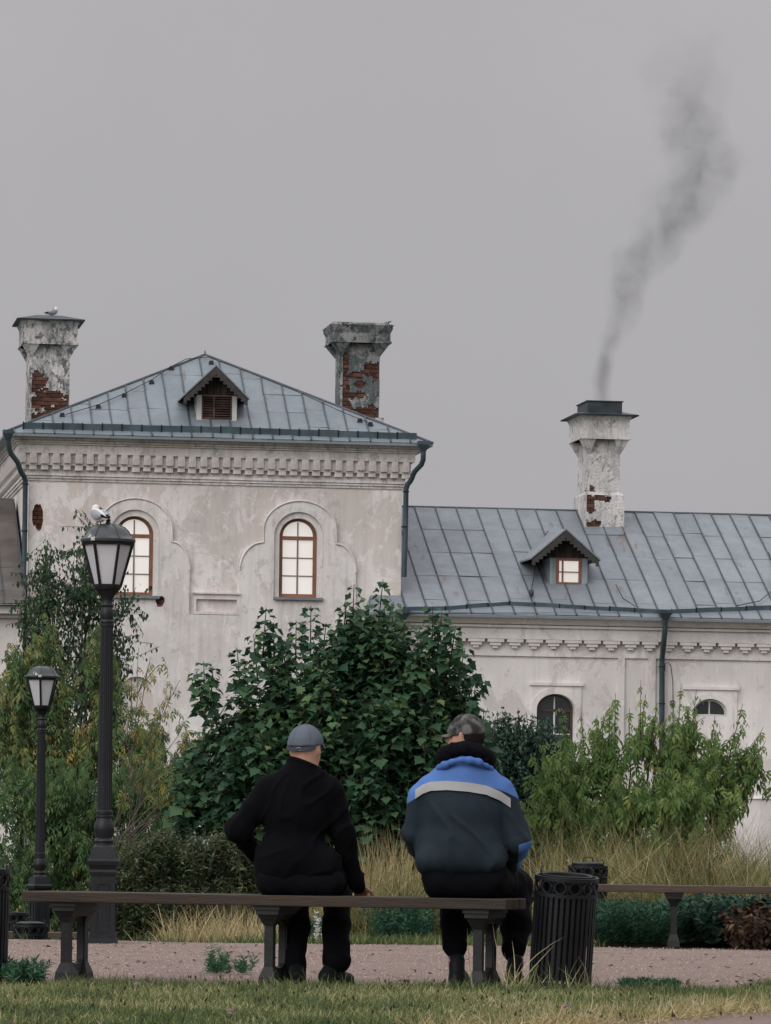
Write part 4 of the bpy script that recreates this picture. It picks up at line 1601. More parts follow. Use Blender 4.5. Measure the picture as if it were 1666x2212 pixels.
for i in pick:
    o = inst('leaf', LV[min(7, int(tn[i] * 8))], maple, P[i], Matrix(Rm[i].tolist()).to_euler(), (sz[i],) * 3)
pl = [[Vector(a_), Vector(b_)] for a_, b_ in ln[::3]] + [[Vector(a_), Vector(b_)] for a_, b_ in ln[-len(spikes):]]
tr_ = limbs(root, lob, 22, .5)
m = MB()
for l in tr_: m.tube(l, [.035 * (1 - .8 * i / 6) for i in range(7)], 6)
for l in pl: m.tube(l, [.008, .003], 4)
m.build('trunk', BARK, maple, 60, fix=False)
for o in kids(maple): o.location = o.location - root if o.name.startswith('leaf') else -root


def shrub(name, label, cat, x, Y, lobes_px, dep, ns, L, nodes, tmpl, size, mat, droop, tint=(.45, .25), up=1., out=.7, pair=True, spikes=(), nl=14, bark=BARK, trunk_r=.025, twig=.006, rootz=None, every=3, bend=.5, group=None):
    root = at(x, 1900, Y); root.z = hz(root.x, Y) if rootz is None else rootz
    e_ = empty(name, root)
    tag(e_, label, cat, group)
    lb = px_lobes(lobes_px, Y, dep)
    P, A, S, ln, TT = shoot_leaves(lb, ns, L, nodes, up, out, pair, spikes)
    ax_, upv = droop_axes(A, *droop)
    sz = RNG.uniform(*size, len(P)) * S
    tn = np.clip(tint[0] + tint[1] * (.65 * TT + RNG.normal(0, .7, len(P))), 0, 1)
    c = scatter('crown', tmpl[0], tmpl[1], P - np.array(root), frames(ax_, upv), sz, tn, mat, e_)
    c['kind'] = 'stuff'
    m = MB()
    for l in limbs(root, lb, nl, bend): m.tube([p - root for p in l], [trunk_r * (1 - .8 * i / 6) for i in range(7)], 5)
    for a_, b_ in ln[::every]: m.tube([Vector(a_) - root, Vector(b_) - root], [twig, twig * .4], 4)
    if len(spikes):
        for a_, b_ in ln[-len(spikes):]: m.tube([Vector(a_) - root, Vector(b_) - root], [twig * 1.2, twig * .4], 4)
    m.build('trunk', bark, e_, 60, fix=False)
    return e_


# ---- light green ash-leaved shrub on the right
BY = 44.0
sp = [spk(x, y, BY + RNG.normal(0, .25), L * BY / FOC, dx) for x, y, L, dx in
      [(1210, 1520, 90, -.2), (1255, 1540, 90, -.1), (1330, 1498, 120, 0), (1318, 1520, 90, 0), (1385, 1470, 140, 0), (1395, 1500, 120, .1), (1420, 1515, 100, .1), (1472, 1478, 140, .05), (1455, 1500, 120, 0), (1505, 1490, 130, .1),
       (1545, 1545, 100, .1), (1605, 1520, 130, .25), (1612, 1545, 100, .3), (1650, 1570, 130, .5), (1655, 1600, 120, .6), (1640, 1640, 110, .5), (1165, 1600, 90, -.4), (1150, 1625, 90, -.5), (1290, 1545, 90, 0), (1360, 1530, 100, 0)]]
shrub('ash_shrub', 'light green shrub with drooping narrow leaves, in front of the wing windows', 'shrub', 1400, BY,
      [(1220, 1640, 80, 70), (1310, 1600, 70, 70), (1400, 1575, 65, 70, .2), (1480, 1580, 60, 75, .2), (1550, 1620, 60, 65), (1615, 1630, 45, 55, .2), (1190, 1700, 60, 60), (1300, 1720, 130, 75, -.2), (1430, 1690, 140, 80, -.2), (1550, 1710, 80, 65), (1225, 1760, 80, 50), (1400, 1800, 220, 40)],
      1.0, 520, .45, 5, COMP, (.11, .165), LM_BOX, (.5, 1.25), (.45, .22), .85, .95, True, sp, 16, BARK, .022, .005)

# ---- dark shrub between the men's backs and the lit shrub
shrub('dark_shrub', 'dark small-leaved shrub under the first wing window, right of the maple', 'shrub', 1130, 47.,
      [(1080, 1600, 60, 80), (1130, 1600, 70, 70), (1180, 1610, 50, 70), (1120, 1690, 100, 80), (1060, 1680, 60, 80), (1150, 1750, 90, 50), (1080, 1770, 90, 40)], .8, 1700, .32, 5, OVAL, (.05, .085), LM_DARK, (.0, .9), (.45, .25), 1., .7, True,
      [spk(x, y, 47., 70 * 47 / FOC, 0) for x, y in ((1045, 1530), (1075, 1535), (1100, 1545), (1150, 1540), (1120, 1530), (1185, 1560))], 10)

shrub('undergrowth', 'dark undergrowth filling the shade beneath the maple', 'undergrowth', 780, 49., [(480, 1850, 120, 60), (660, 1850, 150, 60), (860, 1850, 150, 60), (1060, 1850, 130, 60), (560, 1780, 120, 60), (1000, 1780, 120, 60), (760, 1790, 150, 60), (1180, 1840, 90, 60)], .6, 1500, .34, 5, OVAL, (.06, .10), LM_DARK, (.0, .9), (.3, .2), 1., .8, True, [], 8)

# ---- the birch on the left
bsp = [spk(x, y, 64 + RNG.normal(0, .3), L * 64 / FOC, dx) for x, y, L, dx in
       [(98, 1158, 130, -.05), (112, 1180, 120, .1), (75, 1200, 120, -.15), (195, 1118, 150, .02), (205, 1140, 140, .1), (180, 1160, 140, -.1), (215, 1175, 130, .1), (160, 1190, 120, 0), (130, 1220, 130, .05), (280, 1230, 100, .8), (285, 1280, 90, .9), (60, 1230, 120, -.3)]]
shrub('birch_tree', 'slender birch with small sparse leaves in front of the tower window', 'tree', 150, 64.,
      [(98, 1215, 22, 60), (198, 1180, 26, 70), (205, 1150, 12, 40), (95, 1270, 38, 80), (190, 1260, 45, 90), (150, 1300, 60, 80), (85, 1350, 60, 90), (225, 1330, 45, 90), (150, 1420, 90, 90), (245, 1420, 40, 90), (60, 1480, 70, 80), (200, 1500, 90, 80), (100, 1580, 100, 60), (270, 1300, 25, 45)],
      .8, 1350, .46, 8, OVAL, (.05, .085), LM_BIRCH, (.5, 1.35), (.45, .25), .15, .5, False, bsp, 16, BARK, .03, .004, None, 2)
# ---- yellowing ash-leaved shrub, left
shrub('autumn_shrub', 'tall straggling shrub turning yellow, behind the lamp posts', 'shrub', 150, 59.,
      [(50, 1430, 55, 90), (95, 1370, 35, 60), (25, 1520, 60, 90), (120, 1480, 60, 70), (215, 1400, 35, 80), (230, 1500, 40, 90), (60, 1610, 90, 90), (170, 1600, 90, 90), (270, 1580, 60, 70), (330, 1570, 50, 60)],
      .8, 560, .45, 4, COMP, (.11, .18), LM_YEL, (.4, 1.2), (.56, .26), 1., .6, True, [], 16, BARK, .02, .005)
shrub('green_thicket', 'dense mid green thicket with a few yellow leaves, left of the maple', 'shrub', 200, 56.5,
      [(60, 1700, 100, 90), (180, 1700, 110, 90), (300, 1680, 100, 80), (390, 1680, 70, 90), (80, 1820, 120, 90), (220, 1820, 120, 80), (350, 1790, 110, 60), (60, 1910, 110, 60), (180, 1920, 110, 50), (420, 1620, 40, 60)],
      .9, 1100, .40, 4, COMP, (.10, .16), LM_YEL, (.3, 1.1), (.36, .2), 1., .8, True, [], 18, BARK, .016, .005)
# bare branches reaching right out of the thicket
m = MB()
rb = random.Random(4)
r0 = at(260, 1830, 54.6)
bb = empty('bare_shrub', r0)
tag(bb, 'nearly leafless shrub with thin bare branches arching towards the maple', 'shrub')
tips = [(478, 1622), (470, 1660), (445, 1700), (455, 1640), (430, 1720), (400, 1560), (330, 1560), (300, 1400), (325, 1420), (390, 1470), (360, 1500), (410, 1600), (350, 1640), (470, 1690), (290, 1430)]
lp = []
for tx, ty in tips:
    s = r0 + Vector((rb.uniform(-.2, .2), rb.uniform(-.3, .3), 0))
    t_ = at(tx, ty, 54.6 + rb.uniform(-.4, .4))
    c_ = s.lerp(t_, .5) + Vector((rb.uniform(-.1, .05), 0, rb.uniform(.0, .25)))
    pts = [(s * (1 - k) ** 2 + c_ * 2 * k * (1 - k) + t_ * k * k) - r0 + Vector((rb.uniform(-.012, .012), rb.uniform(-.012, .012), rb.uniform(-.012, .012))) for k in np.linspace(0, 1, 9)]
    m.tube(pts, [.010 * (1 - .75 * i / 8) for i in range(9)], 5)
    for _ in range(6):
        k = rb.randint(3, 7)
        d_ = (pts[k + 1] - pts[k]).normalized() + Vector((rb.uniform(-.7, .7), rb.uniform(-.4, .4), rb.uniform(-.2, .8)))
        q = pts[k] + d_.normalized() * rb.uniform(.12, .3)
        m.tube([pts[k], pts[k].lerp(q, .5) + Vector((0, 0, .01)), q], [.006, .005, .002], 4)
        lp.append(q)
m.build('branch', TWIG, bb, 60, fix=False)
lp = np.array([p + Vector((rb.gauss(0, .05), rb.gauss(0, .05), rb.gauss(0, .05))) for p in lp for _ in range(5)])
nn = len(lp)
A = unit(np.stack([RNG.normal(size=nn), RNG.normal(size=nn), np.zeros(nn)], -1))
ax_, upv = droop_axes(A, .5, 1.2)
scatter('leaf_tuft', COMP[0], COMP[1], lp, frames(ax_, upv), RNG.uniform(.07, .12, nn), RNG.uniform(.5, 1, nn), LM_YEL, bb)['kind'] = 'stuff'

# ---- low olive hedge
shrub('low_hedge', 'low olive brown hedge of fine twigs, left of the man in black', 'hedge', 410, 40.9,
      [(290, 1880, 60, 75), (345, 1850, 60, 70), (420, 1865, 55, 70), (480, 1840, 55, 55), (540, 1860, 60, 55), (350, 1940, 120, 50), (480, 1930, 100, 50), (270, 1930, 60, 60)], .9, 4200, .27, 7, LANCE, (.04, .08), LM_HEDGE, (-1.1, .3), (.45, .28), 1.2, .7, True, [spk(x, 1800 + RNG.normal(0, 12), 40.9 + RNG.normal(0, .3), RNG.uniform(.25, .45), RNG.normal(0, .25)) for x in range(245, 560, 7)], 10, BARK, .01, .004)


# ------------------------------------------------------------------ grasses
def patch(x0, x1, Y0, Y1, n):
    Y = RNG.uniform(Y0, Y1, n)
    x = RNG.uniform(x0, x1, n)
    X = (x - CX) / FOC * Y
    return np.stack([X, Y, height(X, Y)], -1)


def clump(x0, x1, Y0, Y1, nc, per, spread):
    c = patch(x0, x1, Y0, Y1, nc)
    p = np.repeat(c, per, 0)
    p[:, :2] += RNG.normal(0, spread, (len(p), 2))
    p[:, 2] = height(p[:, 0], p[:, 1])
    return p


def tall(name, label, x0, x1, Y0, Y1, nc, per, h, w, tint, bend=.55, lean=.22, spread=.09, mat=None, wind=(0, 0)):
    root = Vector(((((x0 + x1) / 2) - CX) / FOC * (Y0 + Y1) / 2, (Y0 + Y1) / 2, 0))
    root.z = hz(root.x, root.y)
    e_ = empty(name, root)
    tag(e_, label, 'grass')
    for k, bd in enumerate((bend, -bend, bend * 1.9)):
        p = clump(x0, x1, Y0, Y1, nc // 3 + 1, per, spread) - np.array(root)
        n = len(p)
        hh = RNG.uniform(*h, n)
        o = blades('blade', p, hh, RNG.uniform(w * .6, w * 1.2, n), bd, RNG.normal(tint[0], tint[1], n), mat or LM_DRY, e_, lean, 4, wind)
        o['kind'] = 'stuff'
    return e_


def stuffgrass(name, label, *a, **k):
    """one object nobody could count"""
    x0, x1, Y0, Y1, nc, per, h, w, tint = a
    bend, lean, spread, mat, wind = k.get('bend', .5), k.get('lean', .22), k.get('spread', .09), k.get('mat') or LM_DRY, k.get('wind', (0, 0))
    ps = clump(x0, x1, Y0, Y1, nc, per, spread)
    n = len(ps)
    o = blades(name, ps, RNG.uniform(*h, n), RNG.uniform(w * .6, w * 1.2, n), bend, np.clip(RNG.normal(tint[0], tint[1], n), 0, 1), mat, None, lean, 4, wind)
    tag(o, label, 'grass', None, 'stuff')
    return o


G = 'stuff'
stuffgrass('dry_grass', 'dry straw coloured grass by the hedge, left of the bench', 385, 560, 36.6, 39.5, 70, 44, (.22, .55), .009, (.68, .2), bend=.6, wind=(-.12, 0))
stuffgrass('dry_grass', 'tall wispy dry grass beside the hedge', 450, 600, 38, 40.5, 24, 20, (.5, .85), .007, (.8, .15), bend=.25, lean=.12)
stuffgrass('dry_grass', 'dense dry grass between the two men', 745, 960, 37, 40, 80, 46, (.25, .85), .009, (.32, .28), bend=.8, lean=.36)
stuffgrass('dry_grass', 'tall seed stalks between the two men', 760, 900, 38, 40, 26, 16, (.7, 1.08), .006, (.75, .2), bend=.2, lean=.14)
stuffgrass('dry_grass', 'dry grass seen under the bench', 600, 760, 37, 40, 50, 40, (.3, .6), .009, (.55, .22), bend=.6)
stuffgrass('dry_grass', 'matted straw grass behind the far bench', 1130, 1420, 39.8, 43.5, 130, 46, (.25, .9), .009, (.45, .3), bend=1.2, lean=.6, wind=(.5, 0))
stuffgrass('dry_grass', 'mixed dry and green grass at the right edge', 1400, 1720, 39.5, 43.5, 140, 46, (.3, 1.0), .009, (.34, .28), bend=1.1, lean=.6, wind=(-.25, 0))
stuffgrass('dry_grass', 'tall loose stalks in front of the light green shrub', 1180, 1700, 41.5, 43.6, 46, 12, (.7, 1.15), .008, (.55, .25), bend=.8, lean=.4)
stuffgrass('dry_grass', 'brownish weeds at the foot of the light shrub', 1420, 1700, 39, 41, 60, 36, (.3, .85), .012, (.25, .16), bend=.5, lean=.3)
stuffgrass('green_grass', 'short green grass along the far edge of the path', 330, 1260, 35.3, 37.2, 220, 26, (.03, .12), .008, (.32, .2), bend=.5, mat=LM_GRASS, lean=.3)
stuffgrass('green_grass', 'rank grass filling the ground behind the path', 560, 1720, 38.5, 44, 420, 22, (.2, .5), .010, (.2, .2), bend=.9, mat=LM_DRY, lean=.5)
stuffgrass('green_grass', 'loose tall weeds in front of the white wall at the right edge', 1540, 1740, 42.6, 44, 60, 16, (.5, 1.25), .010, (.28, .25), bend=.7, lean=.3)
stuffgrass('brown_weeds', 'brown dried weeds with dark stems at the right, behind the far bench', 1440, 1560, 40.2, 41.5, 24, 40, (.35, .95), .012, (.08, .08), bend=.5, lean=.3, mat=LM_DEAD)
stuffgrass('green_grass', 'thin grass round the lower benches', -60, 420, 36.5, 46, 160, 24, (.06, .25), .009, (.35, .2), bend=.6, mat=LM_GRASS, lean=.3)


def herb(name, label, x0, x1, Y0, Y1, n, h, size, mat, tint, cat='plant', tm=LANCE, lean=.3, rise=(.2, 1.6), wide=.6):
    """feathery stems set with small leaves"""
    b = patch(x0, x1, Y0, Y1, n)
    hh = RNG.uniform(*h, n)
    d = unit(np.stack([RNG.normal(0, lean, n), RNG.normal(0, lean, n), np.ones(n)], -1))
    P, A = [], []
    for k in range(9):
        t = (k + 1) / 9
        az = RNG.uniform(0, 6.28, n)
        for s in (0, 2.1, 4.2):
            P.append(b + d * (hh * t)[:, None])
            A.append(np.stack([np.cos(az + s), np.sin(az + s), RNG.uniform(*rise, n)], -1))
    P, A = np.vstack(P), unit(np.vstack(A))
    up = unit(np.tile([0, 0, 1.0], (len(P), 1)) + RNG.normal(0, .6, P.shape))
    root = P.mean(0); root[2] = 0
    sz = RNG.uniform(*size, len(P))
    o = scatter(name, tm[0], tm[1], P - root, frames(A, up), np.stack([sz * wide, sz, sz], -1), np.clip(RNG.normal(*tint, len(P)), 0, 1), mat)
    o.location = root
    tag(o, label, cat, None, 'stuff' if 'weed' in name or 'flower' in name else None)
    return o


herb('feathery_herb', 'bluish green feathery herb bed under the far bench', 1275, 1452, 36.25, 38.4, 700, (.10, .34), (.03, .07), LM_TEAL, (.5, .25))
herb('feathery_herb', 'bluish green herb clump right of the black-clad man, by the path edge', 815, 930, 36.2, 38, 240, (.12, .34), (.035, .075), LM_TEAL, (.5, .25))
herb('feathery_herb', 'small bluish herb clump behind the bench legs of the man in blue', 990, 1060, 36.4, 38, 130, (.15, .38), (.035, .07), LM_TEAL, (.55, .25))
herb('feathery_herb', 'small green herb clump behind the knees of the man in black', 640, 720, 36.2, 37.6, 130, (.1, .25), (.03, .065), LM_TEAL, (.6, .25))
herb('dark_groundcover', 'very dark leafy ground cover right of the far bench leg', 1460, 1690, 36.25, 38.6, 560, (.12, .38), (.04, .08), LM_DARK, (.35, .25), tm=OVAL, wide=1.)
herb('brown_bush', 'withered brown leafy heap at the right edge of the path', 1605, 1700, 35.4, 36.2, 190, (.06, .40), (.04, .075), LM_DEAD, (.35, .3), tm=OVAL, rise=(-1.2, .8), wide=1., lean=.6)
herb('path_weed', 'green weed growing in the gravel behind the bench', 452, 545, 26.6, 27.3, 34, (.03, .17), (.022, .05), LM_TEAL, (.75, .2))
herb('path_weed', 'leafy green weed tuft at the left bench end beside the bin', 8, 95, 24.0, 24.6, 60, (.04, .14), (.03, .06), LM_TEAL, (.7, .25))
herb('path_weed', 'low weed mat in the gravel right of the bin', 1345, 1470, 25.2, 25.9, 60, (.01, .04), (.02, .045), LM_TEAL, (.7, .25))
herb('white_flower', 'white flowering weed beside the knees of the man in black', 655, 705, 35.9, 36.6, 12, (.06, .3), (.02, .045), leafmat('white_petal', (0, (.35, .37, .32)), (1, (.7, .7, .66))), (.6, .25), tm=OVAL)

# lawn in front
X = RNG.uniform(-2.7, 2.9, 230000)
Y = 19.0 + 9.5 * RNG.uniform(0, 1, len(X))
ok = (Y > lawn_near(X) + RNG.normal(0, .12, len(X))) & (Y < lawn_far(X) + RNG.normal(0, .09, len(X))) & (np.abs(X) < .0875 * Y + .1)
X, Y = X[ok], Y[ok]
pat = np.array([noise.noise(Vector((x * 1.6, y * .8, 3.3))) + .5 * noise.noise(Vector((x * 5, y * 2.4, 1.3))) for x, y in zip(X, Y)])
keep = RNG.uniform(size=len(X)) < .62 + .5 * np.clip(pat, -.5, .6)
X, Y, pat = X[keep], Y[keep], pat[keep]
n = len(X)
g = np.clip((Y - 23.2) / 1.4, 0, 1) * .22
low = np.clip((21.2 - Y) / 1.5, 0, 1) * .16
tint = np.clip(RNG.normal(.51, .27, n) - .5 * pat - g - low, 0, 1)
half = n // 2
for s, (i0, i1, bd) in enumerate(((0, half, .55), (half, n, -.9))):
    p = np.stack([X[i0:i1], Y[i0:i1], np.full(i1 - i0, .005)], -1)
    hgt = RNG.uniform(.02, .065, i1 - i0) * (1 + .3 * pat[i0:i1])
    o = blades('lawn_grass', p, hgt, RNG.uniform(.003, .007, i1 - i0), bd, tint[i0:i1], LM_GRASS, None, .35, 2)
    tag(o, 'short worn lawn grass in front of the bench, green and straw mixed' if s == 0 else 'bent blades of the worn lawn in front of the bench', 'grass', None, 'stuff')
# longer stalks at the edge of the lawn
p = patch(-20, 1690, 24.2, 24.7, 900)
n = len(p)
o = blades('edge_grass', p, RNG.uniform(.04, .12, n), RNG.uniform(.003, .006, n), .5, RNG.normal(.35, .2, n), LM_GRASS, None, .3, 3)
tag(o, 'longer grass along the edge of the lawn under the bench', 'grass', None, 'stuff')
p = clump(1110, 1290, 24.0, 24.4, 9, 14, .05)
n = len(p)
o = blades('edge_grass', p, RNG.uniform(.08, .22, n), RNG.uniform(.003, .006, n), .5, RNG.normal(.6, .25, n), LM_GRASS, None, .35, 4)
tag(o, 'long grass tufts around the foot of the near bin', 'grass', None, 'stuff')
p = np.array([at(x, 2126, 24.3) for x in (1022, 1094, 1100, 1106, 1112, 1118)])
p[:, 2] = 0
o = blades('grass_stalk', p, np.array([.42, .45, .4, .36, .3, .25]), np.full(6, .006), .35, np.full(6, .95), LM_DRY, None, .3, 5)
tag(o, 'single pale straw stalks by the right bench support', 'grass', None, 'stuff')

X = RNG.uniform(.1, 2.6, 2600)
Y = lawn_near(X) + RNG.normal(-.05, .28, len(X))
n = len(X)
o = blades('dry_litter', np.stack([X, Y, np.full(n, .006)], -1), RNG.uniform(.05, .15, n), RNG.uniform(.003, .007, n), .4, RNG.normal(.7, .22, n), LM_DRY, None, 1.9, 3)
tag(o, 'flattened dry grass litter along the front edge of the lawn', 'grass', None, 'stuff')
X = RNG.uniform(-2.4, 2.4, 170); Y = RNG.uniform(19.5, 24.5, 170)
n = len(X)
o = scatter('seed_heads', LANCE[0], LANCE[1], np.stack([X, Y, np.full(n, .045)], -1), frames(unit(np.stack([RNG.normal(0, .3, n), RNG.normal(0, .3, n), np.ones(n)], -1)), np.tile([0, -1., 0], (n, 1))), np.stack([np.full(n, .03), RNG.uniform(.015, .03, n), np.full(n, .02)], -1), RNG.uniform(0, .4, n), LM_DEAD)
tag(o, 'small dark seed heads dotted over the lawn', 'grass', None, 'stuff')

# pebbles and bits on the path, clover heads in the lawn
ICO = [(0, 0, .5), (.5, 0, 0), (0, .5, 0), (-.5, 0, 0), (0, -.5, 0), (0, 0, -.5)]
ICOF = [(0, 1, 2), (0, 2, 3), (0, 3, 4), (0, 4, 1), (5, 2, 1), (5, 3, 2), (5, 4, 3), (5, 1, 4)]
p = patch(-20, 1690, 24.3, 35.5, 16000)
n = len(p)
ax_ = unit(RNG.normal(size=(n, 3)))
s_ = np.abs(RNG.normal(.004, .0035, n)) + .002
M_ = Mat('pebble', .9)
M_.color(M_.ramp(M_.attr('tint'), (0, (.17, .12, .105)), (.3, (.36, .265, .243)), (1, (.48, .375, .35))))
o = scatter('gravel', ICO, ICOF, p, frames(ax_, RNG.normal(size=(n, 3))), np.stack([s_ * 1.6, s_ * 1.3, s_], -1), RNG.uniform(0, 1, n), M_.m)
tag(o, 'loose pinkish gravel scattered over the path', 'gravel', None, 'stuff')
p = patch(-20, 1690, 24.5, 35.3, 260)
n = len(p)
A = unit(np.stack([RNG.normal(size=n), RNG.normal(size=n), RNG.uniform(0, .5, n)], -1))
o = scatter('fallen_leaves', OVAL[0], OVAL[1], p + np.array([0, 0, .012]), frames(A, np.tile([0, 0, 1.], (n, 1)) + RNG.normal(0, .3, (n, 3))), RNG.uniform(.02, .05, n), RNG.uniform(0, 1, n), LM_DEAD)
tag(o, 'small brown leaves fallen on the gravel path', 'leaves', None, 'stuff')
PINK = plain('clover_pink', (.36, .25, .26), .9)
for k, (x, y) in enumerate(((296, 2145), (497, 2207), (1222, 2195))):
    Y = EYE * FOC / (y - CY - (x - CX) * math.sin(ROLL)) * .995
    q = at(x, y, Y); q.z = 0
    cl = empty('clover_flower', q)
    tag(cl, ['pink clover head in the lawn below the first bench support', 'pink clover head in the lawn at the lower edge below the bench middle', 'pink clover head in the lawn below the near bin'][k], 'flower', 'clover heads in the lawn')
    m = MB()
    for i in range(40):
        d_ = Vector((random.gauss(0, 1), random.gauss(0, 1), random.gauss(.3, 1))).normalized()
        m.tube([Vector((0, 0, .045)), Vector((0, 0, .045)) + d_ * .015], [.0035, .002], 4)
    m.build('flower_head', PINK, cl)
    m = MB(); m.tube([(0, 0, 0), (.004, 0, .045)], .0022, 5)
    m.build('stalk', plain('clover_stalk', (.05, .08, .03)), cl)


# ------------------------------------------------------------------ benches
def leg_mesh():
    m = MB()
    w = .032
    prof = [(-.17, 0), (.17, 0), (.165, .06), (.15, .09), (.150, .13), (.150, .31), (.15, .345), (.15, .36), (-.15, .36), (-.15, .345), (-.150, .31), (-.150, .13), (-.15, .09), (-.165, .06)]
    slot = [(-.065 + .0, .11)] if False else None
    hole = [(.098 * math.cos(t), .125 + .035 * math.sin(t)) for t in [math.pi + math.pi * i / 8 for i in range(9)]] + [(.098 * math.cos(t) , .285 + .06 * math.sin(t)) for t in [math.pi * i / 8 for i in range(9)]]
    m.slab(prof, [hole], -w * .5, w * .5, axis='x')
    for s in (-1, 1):
        y = s * .128
        m.box(-w * .75, w * .75, y - .026, y + .026, .10, .315)
        m.frustum((-w * 1.5, w * 1.5, y - .058, y + .058), .0, (-w * 1.4, w * 1.4, y - .052, y + .052), .045)
        m.frustum((-w * 1.4, w * 1.4, y - .052, y + .052), .0455, (-w * .78, w * .78, y - .028, y + .028), .0995)
        m.frustum((-w * .78, w * .78, y - .028, y + .028), .3155, (-w * 1.3, w * 1.3, y - .045, y + .045), .345)
    m.frustum((-.042, .042, -.165, .165), .346, (-.058, .058, -.182, .182), .375)
    m.box(-.064, .064, -.19, .19, .3755, .40)
    m.box(-.072, .072, -.198, .198, .4005, .421)
    return m.mesh('leg', IRONG, 30)


LEG = leg_mesh()


def bench(name, label, loc, rz, L, legs, wood, h=.478, group='park benches'):
    e_ = empty(name, loc, rz)
    tag(e_, label, 'bench', group)
    t = .057 * h / .478
    wd_ = .138
    for k in range(3):
        m = MB()
        y0 = -.213 + k * (wd_ + .006)
        m.box(-L / 2 + random.uniform(-.004, .004), L / 2, y0, y0 + wd_, h - t, h)
        bevel(m.build('seat_board', wood, e_), .005)
    for a in legs:
        inst('leg', LEG, e_, (a, 0, 0), (0, 0, 0), (1, 1, (h - t - .0005) / .421))
    return e_


BYAW = R(-16)
B1_ = at(586, 2127, 25.0); B1_.z = 0
bench('park_bench', 'long dark wooden bench on iron supports that the two men sit on', B1_, BYAW, 2.72, (-1.13, .03, 1.19), WOOD, .487)
q = at(1455, 2038, 35.95); q.z = 0
bench('park_bench', 'far wooden bench across the path behind the near bin', q, R(-3), 2.64, (-1.13, .0, 1.13), WOODP)
for (x, Y, L, a, lab) in ((163, 47.5, 2.64, -2, 'half hidden bench on the lower ground behind the lamp, the farther of two'),
                        (187, 42., 1.7, -1, 'half hidden bench on the lower ground behind the lamp, only its seat showing')):
    q = at(x, 2000, Y); q.z = hz(q.x, Y)
    bench('park_bench', lab, q, R(a), L, (-L * .43, .0, L * .43), WOODP)


# ------------------------------------------------------------------ bins
def bin_proto():
    e_ = empty('litter_bin')
    r, h = .164, .60
    m = MB(); m.box(-.009, .009, -.0035, .0035, .02, .50)
    slat = m.mesh('slat', IRON)
    n = 34
    for i in range(n):
        a = 2 * math.pi * i / n
        inst('slat', slat, e_, (r * math.cos(a), r * math.sin(a), 0), (0, 0, a + math.pi / 2))
    m = MB()
    for z0, z1 in ((.018, .04), (.495, .515), (.58, .602)):
        m.lathe([(r - .006, z0), (r + .007, z0), (r + .007, z1), (r - .006, z1), (r - .006, z0)], 40, cap=False)
    m.build('hoop', IRON, e_, 40)
    # ring ornaments
    ring = MB()
    pts = [(.031 * math.cos(t), 0, .031 * math.sin(t)) for t in [2 * math.pi * i / 16 for i in range(17)]]
    ring.tube(pts, .0055, 5)
    rm = ring.mesh('ring_ornament', IRON, 60)
    nr = 13
    for i in range(nr):
        a = 2 * math.pi * i / nr
        inst('ring_ornament', rm, e_, (r * math.cos(a), r * math.sin(a), .548), (0, 0, a + math.pi / 2))
    m = MB()
    m.tube([(0, 0, .51), (0, 0, .585)], .005, 5)
    om = m.mesh('ornament_bar', IRON, 60)
    for i in range(nr):
        a = 2 * math.pi * (i + .5) / nr
        inst('ornament_bar', om, e_, (r * math.cos(a), r * math.sin(a), 0))
    m = MB()
    m.lathe([(.02, .05), (.118, .05), (.132, .59), (.140, .606), (.134, .612), (.126, .606), (.112, .12), (.02, .11)], 36, cap=True)
    ln_ = m.build('liner', IRON, e_, 40)
    m = MB()
    for s in (-1, 1):
        m.tube([(s * .135, 0, .60), (s * .142, 0, .635), (s * .128, .02, .65)], .005, 5)
    m.build('handle', IRON, ln_, 60)
    m = MB()
    for i in range(3):
        a = 2 * math.pi * i / 3 + .5
        m.box(.12 * math.cos(a) - .015, .12 * math.cos(a) + .015, .12 * math.sin(a) - .015, .12 * math.sin(a) + .015, 0, .019)
    m.build('foot', IRON, e_)
    return e_


bin0 = bin_proto()
q = at(1209, 2127, 24.75); q.z = 0.012
bin0.location = q
bin0.rotation_euler = (R(5.0), R(2.2), R(8))
tag(bin0, 'tall black slatted litter bin leaning beside the bench end', 'bin', 'black slatted litter bins')


def bin_at(x, Y, label, lid=False, rot=0., tilt=(0, 0)):
    b = copy_tree(bin0)
    q = at(x, 2000, Y)
    b.location = (q.x, Y, hz(q.x, Y) + .005)
    b.rotation_euler = (tilt[0], tilt[1], rot)
    b['label'] = label
    if lid:
        m = MB()
        m.lathe([(.135, .608), (.142, .612), (.140, .622), (.09, .632), (.02, .636)], 30)
        l = m.build('lid', IRON, b, 40)
        m = MB()
        m.tube([(-.045, 0, .632), (-.04, 0, .665), (0, 0, .675), (.04, 0, .665), (.045, 0, .632)], .006, 6)
        m.build('lid_handle', IRON, l, 60)
    return b


bin_at(-52, 24.45, 'black slatted litter bin cut off by the left edge beside the bench', False, .4, (0, R(1)))
bin_at(1269, 39.6, 'black slatted litter bin with lid behind the far bench end', True, .3)
bin_at(66, 44.5, 'lidded litter bin on the lower ground under the left lamp, near the bench end', True, .2)
bin_at(30, 51.5, 'litter bin on the lower ground at the left edge, behind the low bench', False, .9)
bin_at(258, 43., 'litter bin on the lower ground just right of the tall lamp foot', False, 1.3)
bin_at(232, 50., 'small lidded litter bin seen behind the tall lamp foot', True, .6)
bin_at(366, 45., 'litter bin half buried in dry grass at the low bench end', False, .1)


